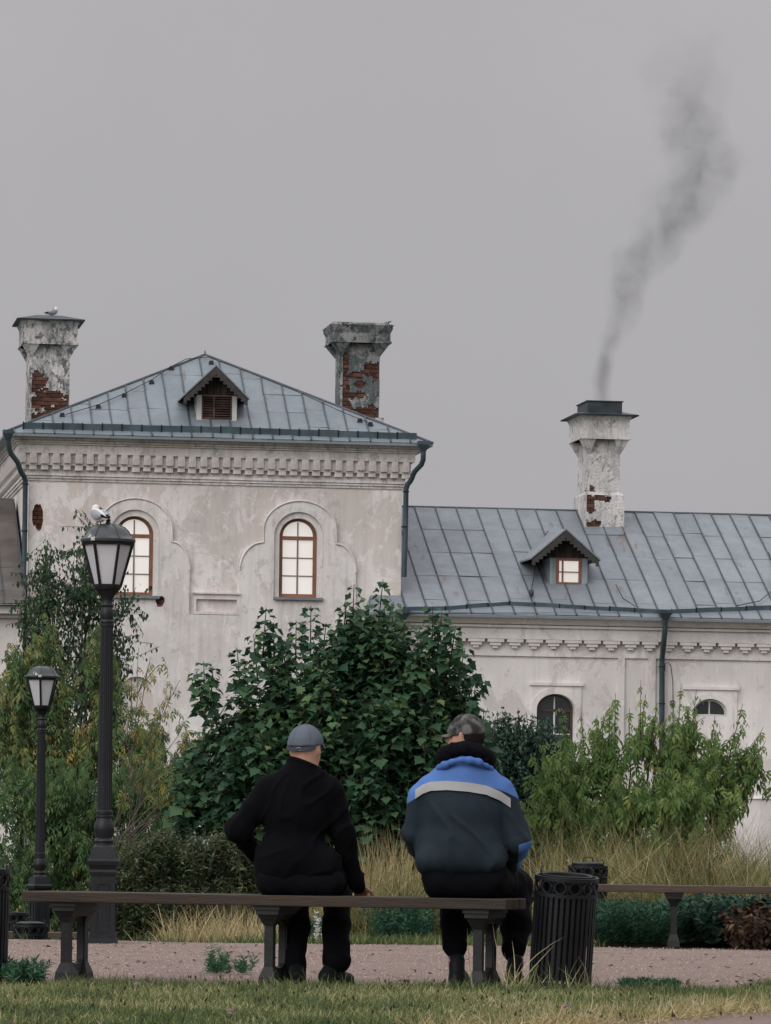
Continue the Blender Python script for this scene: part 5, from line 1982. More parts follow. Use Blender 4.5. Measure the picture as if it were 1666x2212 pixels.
# ------------------------------------------------------------------ lamp posts
def lamp_proto():
    e_ = empty('street_lamp')
    k = 1 / 290.0
    Z = lambda y: (2038 - y) * k
    m = MB()
    m.frustum((-.108, .108, -.108, .108), -.02, (-.105, .105, -.105, .105), .02)
    m.frustum((-.096, .096, -.096, .096), .0205, (-.090, .090, -.090, .090), Z(1898))
    for z0, z1, w0, w1 in ((Z(1898), Z(1890), .094, .10), (Z(1890), Z(1884), .10, .096), (Z(1884), Z(1874), .096, .112), (Z(1874), Z(1866), .118, .122), (Z(1866), Z(1860), .118, .104), (Z(1860), Z(1836), .098, .085)):
        m.frustum((-w0, w0, -w0, w0), z0 + .0005, (-w1, w1, -w1, w1), z1)
    base = m.build('pedestal', IRON, e_)
    m = MB()
    for sx, sy in ((0, -1), (-1, 0), (1, 0), (0, 1)):
        for z0, z1 in ((.06, Z(1912)), ):
            w = .052
            fr = [(-w, z0), (w, z0), (w * .96, z1), (-w * .96, z1)]
            ho = [(-w + .012, z0 + .014), (w - .012, z0 + .014), (w - .014, z1 - .014), (-w + .014, z1 - .014)]
            m.x = Matrix.Rotation(math.atan2(sx, -sy), 4, 'Z')
            m.slab(fr, [ho], -.0995, -.088)
            m.x = None
    m.build('pedestal_panel', IRON, base)
    m = MB()
    prof = [(.085, Z(1837)), (.075, Z(1832)), (.068, Z(1830)), (.068, Z(1826)), (.078, Z(1823)), (.074, Z(1819)), (.060, Z(1816)), (.066, Z(1808)), (.076, Z(1800)), (.077, Z(1793)), (.068, Z(1783)), (.060, Z(1777)), (.058, Z(1773)),
            (.064, Z(1771)), (.064, Z(1767)), (.058, Z(1765)), (.064, Z(1763)), (.064, Z(1758)), (.058, Z(1756))]
    m.lathe(prof, 28)
    m.build('column_foot', IRON, e_, 40)
    m = MB()
    nf = 20
    fl = lambda i, z: 1.0 if i % 4 < 2 else .93
    m.lathe([(.058, Z(1756.5)), (.057, Z(1752)), (.047, Z(1362)), (.047, Z(1358))], nf * 4, flute=fl)
    m.build('fluted_column', IRON, e_, 25)
    m = MB()
    prof = [(.047, Z(1358.5)), (.052, Z(1357)), (.052, Z(1353)), (.046, Z(1351)), (.052, Z(1349)), (.052, Z(1346)), (.044, Z(1343)), (.052, Z(1335)), (.050, Z(1325)), (.040, Z(1317)), (.045, Z(1314)), (.048, Z(1312)), (.042, Z(1309)), (.040, Z(1300)), (.055, Z(1290)), (.085, Z(1280)), (.100, Z(1277)), (.104, Z(1272)), (.090, Z(1270))]
    m.lathe(prof, 28)
    m.build('capital', IRON, e_, 40)
    # six-sided lantern
    zl, zu, rl, ru = Z(1270.5), Z(1177), .098, .186
    for i in range(6):
        a0, a1 = R(60 * i), R(60 * (i + 1))
        c = [(rl * math.cos(a0), rl * math.sin(a0), zl), (rl * math.cos(a1), rl * math.sin(a1), zl), (ru * math.cos(a1), ru * math.sin(a1), zu), (ru * math.cos(a0), ru * math.sin(a0), zu)]
        cc = sum((Vector(p) for p in c), Vector()) / 4
        m = MB()
        n_ = Vector((math.cos((a0 + a1) / 2), math.sin((a0 + a1) / 2), 0))
        m.poly([Vector(p) * .985 + Vector((0, 0, .015 * Vector(p).z * 1.0)) for p in c] if False else [Vector((p[0] * .97, p[1] * .97, p[2])) for p in c], -n_ * .004)
        m.build('glass_panel', OPAL, e_)
        m = MB()
        m.tube([c[0], c[3]], .0125, 6)
        m.build('lantern_bar', IRON, e_)
    m = MB()
    m.lathe([(rl + .01, zl - .008), (rl + .012, zl + .012), (rl - .012, zl + .012), (rl - .012, zl - .008)], 6, cap=False)
    m.build('lantern_foot', IRON, e_)
    m = MB()
    m.lathe([(ru + .008, zu - .02), (ru + .012, zu), (ru - .015, zu), (ru - .015, zu - .02)], 6, cap=False)
    m.build('lantern_rim', IRON, e_)
    m = MB()
    pr = [(.185, Z(1177)), (.205, Z(1175)), (.207, Z(1170)), (.196, Z(1168)), (.178, Z(1165)), (.165, Z(1160)), (.150, Z(1152)), (.122, Z(1144)), (.085, Z(1139)), (.03, Z(1137))]
    m.lathe(pr, 48)
    d = m.build('dome', DOME, e_, 35)
    m = MB()
    for i in range(6):
        a = R(60 * i)
        m.tube([((r + .002) * math.cos(a), (r + .002) * math.sin(a), z) for r, z in pr[3:]], .006, 5)
    m.build('dome_rib', DOME, d, 60)
    m = MB()
    m.lathe([(.03, Z(1138)), (.022, Z(1134)), (.014, Z(1131)), (.020, Z(1128)), (.012, Z(1125)), (.012, Z(1123)), (.017, Z(1121)), (.009, Z(1117)), (.004, Z(1113))], 14)
    m.build('finial', IRON, d, 50)
    return e_


lamp0 = lamp_proto()
LY = 34.55
q = at(222, 2038, LY)
lamp0.location = (q.x, LY, 0.02)
lamp0.rotation_euler = (0, 0, R(0))
tag(lamp0, 'tall black street lamp with a gull on its lantern', 'street lamp', 'black street lamps')
lamp1 = copy_tree(lamp0)
q = at(84, 2026, 53.)
lamp1.location = (q.x, 53., hz(q.x, 53.) + .0)
z_need = at(88, 1440, 53.).z - (2038 - 1138) / 290
lamp1.location.z = z_need
lamp1.rotation_euler = (0, 0, R(27))
lamp1['label'] = 'smaller looking black street lamp farther back at the left edge'
mb = MB()
mb.box(-.16, .16, -.16, .16, hz(q.x, 53.) - z_need - .3, -.021)
pb = mb.build('footing', plain('concrete', (.25, .24, .23), .9), lamp1)
for c in kids(lamp1):
    if c.name.startswith('dome'):
        for g_ in kids(c):
            if g_.name.startswith('finial'): bpy.data.objects.remove(g_)


# ------------------------------------------------------------------ soft bodies
class Body:
    """smooth union of tapered limbs and ellipsoids, meshed by surface nets"""
    def __init__(s, k=.03):
        s.p, s.k, s.cuts = [], k, []

    def limb(s, a, b, r0, r1, k=None, flat=None):
        s.p.append(('l', np.array(a, float), np.array(b, float), r0, r1, k or s.k)); return s

    def ell(s, c, r, rot=None, k=None):
        s.p.append(('e', np.array(c, float), np.array(r, float), None if rot is None else np.array(Matrix.Rotation(rot[0], 3, rot[1])), k or s.k)); return s

    def cut(s, pt, n):
        s.cuts.append((np.array(pt, float), unit(np.array(n, float)))); return s

    def __call__(s, P):
        d = None
        for q in s.p:
            if q[0] == 'l':
                _, a, b, r0, r1, k = q
                ab = b - a
                t = np.clip(((P - a) @ ab) / max(ab @ ab, 1e-9), 0, 1)
                e_ = np.linalg.norm(P - a - t[:, None] * ab, axis=1) - (r0 + (r1 - r0) * t)
            else:
                _, c, r, rot, k = q
                L = P - c
                if rot is not None: L = L @ rot
                k0 = np.linalg.norm(L / r, axis=1)
                k1 = np.linalg.norm(L / (r * r), axis=1)
                e_ = k0 * (k0 - 1) / np.maximum(k1, 1e-6)
            if d is None: d = e_
            else:
                h = np.clip(.5 + .5 * (d - e_) / k, 0, 1)
                d = d * (1 - h) + e_ * h - k * h * (1 - h)
        for pt, n in s.cuts:
            d = np.maximum(d, (P - pt) @ n)
        return d

    def bounds(s):
        lo, hi = np.full(3, 9e9), np.full(3, -9e9)
        for q in s.p:
            if q[0] == 'l':
                for pt, r in ((q[1], q[3]), (q[2], q[4])):
                    lo, hi = np.minimum(lo, pt - r), np.maximum(hi, pt + r)
            else:
                r = q[2] if q[3] is None else np.full(3, q[2].max())
                lo, hi = np.minimum(lo, q[1] - r), np.maximum(hi, q[1] + r)
        return lo - .05, hi + .05

    def mesh(s, name, mat, h=.012, fold=0., frq=(9, 9, 5), seed=0, ridge=0., mask=None, shear=.5):
        lo, hi = s.bounds()
        n = np.ceil((hi - lo) / h).astype(int) + 1
        g = [lo[i] + h * np.arange(n[i]) for i in range(3)]
        G_ = np.stack(np.meshgrid(*g, indexing='ij'), -1).reshape(-1, 3)
        val = s(G_).reshape(n)
        S = val < 0
        corners = [(i, j, k) for i in (0, 1) for j in (0, 1) for k in (0, 1)]
        sl_ = lambda arr, c: arr[c[0]:n[0] - 1 + c[0], c[1]:n[1] - 1 + c[1], c[2]:n[2] - 1 + c[2]]
        cnt = sum(sl_(S, c).astype(int) for c in corners)
        act = (cnt > 0) & (cnt < 8)
        acc = np.zeros((*act.shape, 3)); num = np.zeros(act.shape)
        for c0 in corners:
            for ax in range(3):
                if c0[ax]: continue
                c1 = list(c0); c1[ax] = 1
                v0, v1 = sl_(val, c0), sl_(val, c1)
                x = (v0 < 0) != (v1 < 0)
                t = np.where(x, v0 / np.where(x, v0 - v1, 1), 0)
                for d in range(3):
                    acc[..., d] += np.where(x, c0[d] + (t if d == ax else 0), 0)
                num += x
        I, J, K = np.nonzero(act)
        V = lo + h * (np.stack([I, J, K], -1) + acc[I, J, K] / num[I, J, K][:, None])
        idx = np.full(act.shape, -1); idx[I, J, K] = np.arange(len(I))
        F = []
        for ax in range(3):
            a1, a2 = [d for d in range(3) if d != ax]
            sh = [slice(1, n[d] - 1) for d in range(3)]
            s0 = list(sh); s0[ax] = slice(0, n[ax] - 1)
            s1 = list(sh); s1[ax] = slice(1, n[ax])
            A_, B_ = S[tuple(s0)], S[tuple(s1)]
            e_ = np.argwhere(A_ != B_)
            if not len(e_): continue
            flip = A_[tuple(e_.T)]
            base = e_.copy()
            for d in range(3):
                if d != ax: base[:, d] += 1
            def cell(o1, o2):
                q = base.copy(); q[:, a1] -= o1; q[:, a2] -= o2
                return idx[tuple(q.T)]
            quad = np.stack([cell(0, 0), cell(1, 0), cell(1, 1), cell(0, 1)], -1)
            if ax == 1: flip = ~flip
            quad[~flip] = quad[~flip][:, ::-1]
            F.append(quad)
        F = np.vstack(F)
        if fold:
            nrm = np.zeros_like(V)
            e_ = .004
            for d in range(3):
                o = np.zeros(3); o[d] = e_
                nrm[:, d] = s(V + o) - s(V - o)
            nrm = unit(nrm)
            w = np.array([noise.noise(Vector((p[0] * frq[0] + seed, p[1] * frq[1], p[2] * frq[2]))) + .6 * noise.noise(Vector((p[0] * frq[0] * 2.1 + 1.7 * p[2] * frq[2] + seed, p[1] * frq[1] * 2, p[2] * frq[2] * 2.4))) for p in V])
            if ridge:
                rg = np.array([1 - abs(noise.noise(Vector(((p[0] + shear * p[2]) * frq[0] * 1.3 + seed + .3 * noise.noise(Vector(p * 6)), p[1] * frq[1], (p[2] - .3 * shear * p[0]) * frq[2] * .9)))) * 3.2 for p in V])
                w = w * .5 + np.clip(rg, 0, 1) ** 2 * ridge
            if mask is not None: w = w * mask(V)
            V = V + nrm * (w * fold)[:, None]
        me = bpy.data.meshes.new(name)
        me.from_pydata(V.tolist(), [], F.tolist())
        bm = bmesh.new(); bm.from_mesh(me)
        bmesh.ops.recalc_face_normals(bm, faces=bm.faces)
        bm.to_mesh(me); bm.free()
        me.materials.append(mat)
        me.shade_smooth()
        return me


def cloth(name, c, rough=.9, var=.18, bs=260, bump=.45, sheen=.0):
    M = Mat(name, rough, 0, .08)
    M.color(M.ramp(M.noise(4, 5), (.3, mul(c, 1 - var)), (.7, mul(c, 1 + var))))
    M.bump(M.noise(bs, 3), bump, .004)
    if sheen: M.p.inputs['Sheen Weight'].default_value = sheen
    return M.m


M_ = Mat('skin', .55, 0, .35)
M_.color(M_.ramp(M_.noise(18, 5), (.3, (.40, .215, .155)), (.7, (.52, .30, .225))))
M_.p.inputs['Subsurface Weight'].default_value = .12
M_.p.inputs['Subsurface Radius'].default_value = (.01, .004, .002)
SKIN = M_.m
BLACKC = cloth('black_knit', (.0035, .0037, .0050), .95, .2)
TROU = cloth('black_trousers', (.0045, .005, .007), .9, .25)
NAVY = cloth('dark_navy_trousers', (.0036, .004, .0062), .9)
CAPG = cloth('grey_blue_cap', (.115, .132, .165), .9, .12, 300, .2)
CAPD = cloth('cap_strap', (.06, .068, .085), .9)
SHOE = cloth('black_leather', (.012, .014, .016), .45, .3, 60, .2)
JACK = cloth('charcoal_jacket', (.020, .029, .037), .8, .22)
BLUE = cloth('royal_blue_jacket', (.075, .155, .42), .8, .12)
GREYS = cloth('grey_reflective_band', (.34, .34, .345), .6, .06)
FUR = cloth('black_fleece_collar', (.005, .005, .007), .95, .3, 120, .8)
BUCK = plain('buckle', (.4, .41, .43), .3, .9)
HAIRG = cloth('grey_stubble', (.16, .14, .13), .9, .25, 250, .4)
M_ = Mat('grey_camouflage', .9, 0, .15)
n_ = M_.noise(16, 4, .5, None, .6)
k_ = M_.ramp(n_, (.0, (.030, .031, .031)), (.44, (.030, .031, .031)), (.46, (.072, .073, .070)), (.53, (.072, .073, .070)), (.55, (.135, .135, .13)), interp='LINEAR')
M_.color(k_)
M_.bump(M_.noise(300, 3), .2, .004)
CAMO = M_.m
CAMOD = cloth('camouflage_band', (.025, .026, .027))


def person(label, x, Y, parts):
    pass


def PXF(x0, Y0):
    o = at(x0, 2127, Y0); o.z = 0

    def f(x, y, dy=0.):
        return np.array(at(x, y, Y0 + dy) - o)
    return o, f


def head_parts(B, c, fd, s=1.0):
    """a head at c looking along the unit vector fd"""
    c = np.array(c); fd = unit(np.array(fd, float))
    rt = np.cross(fd, [0, 0, 1.0])
    ang = math.atan2(-fd[0], fd[1])
    B.ell(c + np.array([0, 0, .012]), (.078 * s, .098 * s, .105 * s), (ang, 'Z'), .02)
    B.ell(c + fd * .035 + np.array([0, 0, -.055]), (.060 * s, .070 * s, .070 * s), (ang, 'Z'), .03)      # jaw
    B.limb(c + fd * .094 + np.array([0, 0, .012]), c + fd * .114 + np.array([0, 0, -.026]), .009, .014, .012)   # nose
    B.limb(c + fd * .088 - rt * .03 + np.array([0, 0, .028]), c + fd * .088 + rt * .03 + np.array([0, 0, .028]), .012, .012, .012)    # brow
    B.limb(c + fd * .092 - rt * .018 + np.array([0, 0, -.052]), c + fd * .092 + rt * .018 + np.array([0, 0, -.052]), .008, .008, .008)  # lips
    B.ell(c + fd * .088 + np.array([0, 0, -.088]), (.022, .022, .018), None, .02)   # chin
    for sd_ in (-1, 1):
        e0 = c + rt * sd_ * .080 * s - fd * .012 + np.array([0, 0, -.012])
        B.limb(e0 + np.array([0, 0, .022]), e0 + np.array([0, 0, -.022]), .014, .010, .008)
    return rt


def add_eyes(parent, c, fd):
    c = Vector(c); fd = Vector(fd).normalized()
    rt = fd.cross(Vector((0, 0, 1)))
    ew = plain('eye_white', (.6, .58, .55), .3)
    for sd_ in (-1, 1):
        m = MB()
        q = c + fd * .083 + rt * sd_ * .031 + Vector((0, 0, .012))
        m.x = Matrix.Translation(q)
        m.lathe([(.001, -.011), (.008, -.008), (.011, 0), (.008, .008), (.001, .011)], 12)
        m.build('eye', ew, parent, 60)


def cap_on(parent, c, fd, mat, matd, r=(.094, .115, .112), tilt=0., strap=True, drop=.0, top=.0, cutb=-.006):
    c = np.array(c); fd = unit(np.array(fd, float))
    ang = math.atan2(-fd[0], fd[1])
    B = Body(.01)
    cc = c + np.array([0, 0, .012 + top])
    B.ell(cc, r, (ang, 'Z'))
    nrm = np.array([0, 0, -1.0]) + fd * -tilt
    B.cut(cc + np.array([0, 0, cutb]) , nrm)
    cap = inst('cap', B.mesh('cap', mat, .007, .0022, (20, 20, 20), 3), parent)
    rt = np.cross(fd, [0, 0, 1.0])
    m = MB()
    rows = []
    for j in range(5):
        t = j / 4
        row = []
        for i in range(11):
            u = (i / 10 - .5) * 2
            an = u * 1.15
            rr_ = (r[0] * .97 * math.sin(an), r[1] * .98 * math.cos(an))
            ext = t * .075 * max(0, math.cos(u * 1.35))
            p = cc + rt * rr_[0] + fd * (rr_[1] + ext) + np.array([0, 0, cutb + .008 - .20 * ext + .03 * math.cos(u * 1.5) * t * .6 - .012 * t])
            row.append(p)
        rows.append(row)
    v = [tuple(p) for r_ in rows for p in r_] + [tuple(p - np.array([0, 0, .005])) for r_ in rows for p in r_]
    f = []
    for j in range(4):
        for i in range(10):
            a = j * 11 + i
            f += [(a, a + 1, a + 12, a + 11), (a + 55, a + 66, a + 67, a + 56)]
    for i in range(10): f += [(44 + i, 45 + i, 100 + i, 99 + i), (i, i + 55, i + 56, i + 1)]
    for j in range(4): f += [(j * 11, j * 11 + 11, j * 11 + 66, j * 11 + 55), (j * 11 + 10, j * 11 + 65, j * 11 + 76, j * 11 + 21)]
    m.add(v, f)
    m.build('brim', mat, cap, 60)
    m = MB()
    m.x = Matrix.Translation(Vector(cc + np.array([0, 0, r[2]])))
    m.lathe([(.011, -.004), (.011, .003), (.004, .006)], 12)
    m.build('button', matd, cap, 60)
    # seams between the crown's panels
    m = MB()
    for k in range(6):
        a = k * math.pi / 3 + .26
        pts = []
        for i in range(9):
            e_ = .12 + (math.pi / 2 - .14) * i / 8
            q = np.array([math.cos(a) * math.cos(e_) * r[0], math.sin(a) * math.cos(e_) * r[1], math.sin(e_) * r[2]]) * 1.004
            q = np.array(Matrix.Rotation(ang, 3, 'Z')) @ q
            pts.append(cc + q)
        m.tube(pts, .0016, 4)
    m.build('cap_seam', mat, cap, 60)
    if strap:
        m = MB()
        v, f = [], []
        ns = 15
        for i in range(ns):
            a = (i / (ns - 1) - .5) * 2.1
            for z in (0, 1):
                sag = .018 * math.cos(a * 1.3)
                q = cc - fd * (r[1] * 1.0 * math.cos(a)) + rt * (r[0] * 1.0 * math.sin(a)) + np.array([0, 0, cutb - .002 - sag + (0 if z else -.022)]) - unit(-rt * math.sin(a) + fd * math.cos(a)) * .003
                v.append(tuple(q))
        n2 = len(v)
        v += [tuple(np.array(p) + fd * .006) for p in v]
        for i in range(ns - 1):
            a = i * 2
            f += [(a, a + 2, a + 3, a + 1), (n2 + a, n2 + a + 1, n2 + a + 3, n2 + a + 2), (a, n2 + a, n2 + a + 2, a + 2), (a + 1, a + 3, n2 + a + 3, n2 + a + 1)]
        f += [(0, 1, n2 + 1, n2), (2 * ns - 2, n2 + 2 * ns - 2, n2 + 2 * ns - 1, 2 * ns - 1)]
        m.add(v, f)
        st = m.build('cap_strap', matd, cap, 60)
        if matd is CAPD:
            m = MB()
            q = Vector(cc - fd * (r[1] * 1.02) + rt * .018 + np.array([0, 0, cutb - .03]))
            m.tube([q + Vector((-.012, 0, .006)), q + Vector((.016, .002, .010)), q + Vector((.016, .002, -.004)), q + Vector((-.012, 0, -.008)), q + Vector((-.012, 0, .006))], .0022, 5)
            m.build('buckle', BUCK, st, 60)
    return cap


def hand(B, wrist, d, pn, spread, s=1.0, curl=.5, thumb=1):
    """palm from the wrist along d with palm normal pn; four fingers that curl towards pn, thumb on side"""
    w = np.array(wrist); d = unit(np.array(d, float)); pn = unit(np.array(pn, float))
    sd_ = np.cross(d, pn)
    palm = w + d * .085 * s
    for i, off in enumerate((-.030, -.010, .010, .030)):
        k0 = palm + sd_ * off * s
        B.limb(w + sd_ * off * .5 * s, k0, .016 * s, .0125 * s, .012)
        Ls = (.066, .078, .074, .058)[i] * s
        d1 = unit(d * math.cos(curl) + pn * math.sin(curl) + sd_ * off * spread)
        d2 = unit(d * math.cos(curl * 2.2) + pn * math.sin(curl * 2.2))
        d3 = unit(d * math.cos(curl * 3.0) + pn * math.sin(curl * 3.0))
        a = k0 + d1 * Ls * .48; b_ = a + d2 * Ls * .32; c_ = b_ + d3 * Ls * .24
        B.limb(k0, a, .0105 * s, .0095 * s, .004); B.limb(a, b_, .0095 * s, .0088 * s, .004); B.limb(b_, c_, .0088 * s, .0075 * s, .004)
    t0 = w + d * .03 * s + sd_ * thumb * .024 * s
    t1 = t0 + unit(d * .6 + sd_ * thumb * .7 + pn * .3) * .045 * s
    t2 = t1 + unit(d * .9 + sd_ * thumb * .25 + pn * .4) * .032 * s
    B.limb(t0, t1, .014 * s, .0115 * s, .008); B.limb(t1, t2, .0110 * s, .0085 * s, .004)


def shoe(parent, heel, toe, name='shoe', mat=SHOE, s=1.0, ankle=None):
    h, t = np.array(heel), np.array(toe)
    d = unit(t - h)
    B = Body(.02)
    B.limb(h + [0, 0, .045], h + d * .09 + [0, 0, .055], .040 * s, .042 * s)
    B.limb(h + d * .09 + [0, 0, .045], t + [0, 0, .032], .042 * s, .034 * s)
    B.limb(h + [0, 0, .05], (np.array(ankle) if ankle is not None else h + [0, 0, .10]), .040 * s, .042 * s)
    B.cut(h + [0, 0, .012], (0, 0, -1))
    o = inst(name, B.mesh(name, mat, .008, .002, (25, 25, 25)), parent)
    m = MB()
    rt = np.cross(d, [0, 0, 1.])
    prof = []
    for i in range(14):
        a = 2 * math.pi * i / 14
        L = np.linalg.norm(t - h)
        p = (h + t) / 2 + d * math.cos(a) * (L / 2 + .045) + rt * math.sin(a) * .043 * s
        prof.append(p)
    v = [(p[0], p[1], h[2] + .0) for p in prof] + [(p[0], p[1], h[2] + .02) for p in prof]
    f = [tuple(reversed(range(14))), tuple(range(14, 28))] + [(i, (i + 1) % 14, 14 + (i + 1) % 14, 14 + i) for i in range(14)]
    m.add(v, f)
    m.build('sole', plain('rubber_sole', (.014, .014, .015), .7), o)
    return o


# ---- the man in black
o1, p1 = PXF(655, 24.92)
fd1 = unit(np.array([.42, .9, -.05]))
hc1 = p1(660, 1613, .02)
B = Body(.035)
head_parts(B, hc1, fd1)
B.limb(p1(659, 1630, .0), p1(655, 1672, .0), .070, .076)
B.ell(p1(643, 1745, .01), (.165, .115, .20)); B.ell(p1(640, 1850, .01), (.17, .125, .15)); B.ell(p1(650, 1895, .02), (.17, .13, .085))
B.limb(p1(590, 1704), p1(705, 1706), .055, .055)
B.limb(p1(578, 1710), p1(512, 1792, -.02), .048, .040); B.limb(p1(512, 1792, -.02), p1(556, 1852, .16), .038, .028)
B.limb(p1(716, 1714), p1(742, 1800, .03), .048, .040); B.limb(p1(742, 1800, .03), p1(776, 1915, .15), .038, .027)
hand(B, p1(776, 1915, .15), (.12, .95, -.30), (0.05, -.15, -1), .3, 1.0, 1.1, -1)
hand(B, p1(556, 1852, .16), (.55, .6, -.1), (.3, .2, -.8), .3, 1.0, .45, 1)
for xa, xb, xc, yc in ((610, 640, 640, 2105), (695, 728, 722, 2085)):
    B.limb(p1(xa, 1898, .05), p1(xb, 1912, .42), .075, .06); B.limb(p1(xb, 1912, .42), p1(xc, yc, .14), .055, .035)
    B.limb(p1(xc, yc, .14), p1(xc, yc + 25, .14), .035, .032)
man1 = inst('person', B.mesh('person', SKIN, .009), None, o1)
tag(man1, 'man in black sweater and grey-blue cap seated on the bench, back turned', 'person')
add_eyes(man1, hc1, fd1)
B = Body(.045)
B.ell(p1(640, 1752, .0), (.190, .140, .215)); B.ell(p1(632, 1850, .0), (.195, .150, .16)); B.limb(p1(592, 1872, -.04), p1(698, 1872, -.04), .105, .105)
B.limb(p1(590, 1704, 0), p1(704, 1707, 0), .072, .072)
B.limb(p1(625, 1684, 0), p1(688, 1686, 0), .062, .060)
B.limb(p1(657, 1650, 0), p1(654, 1690, 0), .090, .105)
B.limb(p1(580, 1712, 0), p1(512, 1792, -.02), .074, .060); B.limb(p1(512, 1790, -.02), p1(552, 1846, .13), .060, .046)
B.limb(p1(715, 1716, 0), p1(741, 1800, .03), .074, .057); B.limb(p1(741, 1800, .03), p1(767, 1898, .10), .057, .044)
B.limb(p1(767, 1898, .10), p1(775, 1916, .13), .045, .037, .02)
B.cut(p1(650, 1648, .0) , (.36, .15, 1))
sw = inst('sweater', B.mesh('sweater', BLACKC, .009, .010, (6, 6, 5), 1, 1.0, None, -.6), man1)
m = MB()
cn = Vector(p1(657, 1650.5, 0))
pts = [cn + Vector((.083 * math.cos(t), .083 * math.sin(t), -.030 * math.cos(t) - .0125 * math.sin(t) - .003)) for t in np.linspace(0, 2 * math.pi, 25)]
m.tube(pts, .012, 6)
m.build('collar', BLACKC, sw, 60)
B = Body(.04)
B.limb(p1(588, 1900, -.05), p1(708, 1902, -.05), .092, .092); B.limb(p1(588, 1903, .06), p1(712, 1903, .06), .095, .095); B.limb(p1(600, 1880, 0), p1(690, 1880, 0), .085, .085)
for xa, xb, xc, yh, r2 in ((607, 638, 639, 2112, .054), (700, 732, 727, 2074, .077)):
    B.limb(p1(xa, 1900, .05), p1(xb, 1909, .42), .098, .078)
    B.limb(p1(xb, 1912, .42), p1(xc, 2000, .26), .078, .070)
    B.limb(p1(xc, 2000, .26), p1(xc, yh, .14), .070, r2)
B.cut((0, 0, .478), (0, 0, -1)) if False else None
inst('trousers', B.mesh('trousers', TROU, .012, .008, (12, 10, 9), 5), man1)
g_ = lambda x, dy: np.array([p1(x, 2127, dy)[0], dy, .0])
shoe(man1, g_(640, .10), g_(648, .30), ankle=p1(640, 2096, .13))
shoe(man1, g_(704, .10), g_(752, .22), ankle=p1(716, 2090, .13))
cap_on(man1, hc1 + np.array([0, -.004, .0]), fd1, CAPG, CAPD, (.095, .112, .108), -.10, True, 0, .0, -.004)
# short grey hair below the cap
B = Body(.01); ang = math.atan2(-fd1[0], fd1[1])
B.ell(hc1 + np.array([0, 0, .012]), (.0815, .1015, .106), (ang, 'Z')); B.cut(hc1 + np.array([0, 0, -.038]), (0, 0, -1)); B.cut(hc1, (0, 1, 0)) if False else None
B.cut(hc1 + fd1 * .0, fd1); B.cut(hc1 + np.array([0, 0, .02]), (0, 0, 1))
inst('hair', B.mesh('hair', HAIRG, .007), man1)

# ---- the man in the blue jacket
o2, p2 = PXF(1010, 24.72)
fd2 = unit(np.array([-.86, .5, .0]))
hc2 = p2(1008, 1590, .03)
B = Body(.035)
head_parts(B, hc2, fd2)
B.limb(p2(1008, 1612, .02), p2(1006, 1660, .0), .062, .07)
B.ell(p2(1003, 1750, .0), (.20, .13, .22)); B.ell(p2(1000, 1850, .0), (.20, .14, .15)); B.ell(p2(1008, 1895, .02), (.17, .13, .085))
B.limb(p2(925, 1708), p2(1080, 1712), .06, .06)
B.limb(p2(912, 1720), p2(889, 1800, .02), .05, .042); B.limb(p2(889, 1800, .02), p2(935, 1862, .26), .04, .028)
B.limb(p2(1090, 1724), p2(1120, 1822, -.02), .05, .042); B.limb(p2(1120, 1822, -.02), p2(1082, 1868, .26), .04, .028)
hand(B, p2(935, 1862, .26), (.4, .7, -.2), (.2, .1, -.9), .3, 1.0, .45, 1)
hand(B, p2(1082, 1868, .26), (-.4, .7, -.2), (-.2, .1, -.9), .3, 1.0, .45, -1)
for xa, xb, xc in ((965, 972, 986), (1060, 1118, 1114)):
    B.limb(p2(xa, 1898, .05), p2(xb, 1914, .42), .075, .06); B.limb(p2(xb, 1914, .42), p2(xc, 2080, .16), .055, .036)
    B.limb(p2(xc, 2080, .16), p2(xc, 2108, .16), .036, .033)
man2 = inst('person', B.mesh('person', SKIN, .009), None, o2)
tag(man2, 'man in blue and charcoal work jacket and camouflage cap sitting on the bench, looking left', 'person')
add_eyes(man2, hc2, fd2)
JB = Body(.05)
JB.ell(p2(1000, 1758, .0), (.245, .165, .235)); JB.ell(p2(997, 1830, -.01), (.25, .17, .16)); JB.limb(p2(930, 1862, -.02), p2(1062, 1862, -.02), .068, .068); JB.limb(p2(925, 1858, -.1), p2(1066, 1858, -.1), .062, .062)
JB.limb(p2(930, 1706, 0), p2(1080, 1710, 0), .078, .078)
JB.limb(p2(965, 1678, 0), p2(1045, 1680, 0), .075, .075)
JB.limb(p2(1005, 1652, .01), p2(1005, 1672, .0), .105, .12)
JB.limb(p2(913, 1722, 0), p2(895, 1800, .02), .078, .062, .014); JB.limb(p2(895, 1800, .02), p2(914, 1846, .2), .062, .052, .014)
JB.limb(p2(1088, 1728, 0), p2(1118, 1818, -.03), .080, .067, .014); JB.limb(p2(1118, 1822, -.03), p2(1098, 1862, .2), .066, .052, .014)
JB.cut(p2(1005, 1632, .0), (0.0, .25, 1))
# colour of the jacket follows its cut: blue yoke and cuffs, charcoal body
M_ = Mat('work_jacket', .8, 0, .15)
sx_ = N(M_.t, 'ShaderNodeSeparateXYZ'); M_.link(M_.co, sx_.inputs[0])
zst = p2(1000, 1702)[2]
xq = M_.math('ABSOLUTE', M_.math('ADD', sx_.outputs['X'], .0 + .01))
curve = M_.math('ADD', M_.math('MULTIPLY', M_.math('POWER', M_.math('MAXIMUM', M_.math('SUBTRACT', xq, .12), 0), 1.5), .95), 0.)
over = M_.math('ADD', sx_.outputs['Z'], curve)
yoke = M_.math('GREATER_THAN', over, zst)
cuff = M_.math('MULTIPLY', M_.math('LESS_THAN', M_.math('ADD', sx_.outputs['Z'], M_.math('MULTIPLY', sx_.outputs['X'], -.35)), p2(1118, 1822)[2] - .1), M_.math('GREATER_THAN', sx_.outputs['X'], .262))
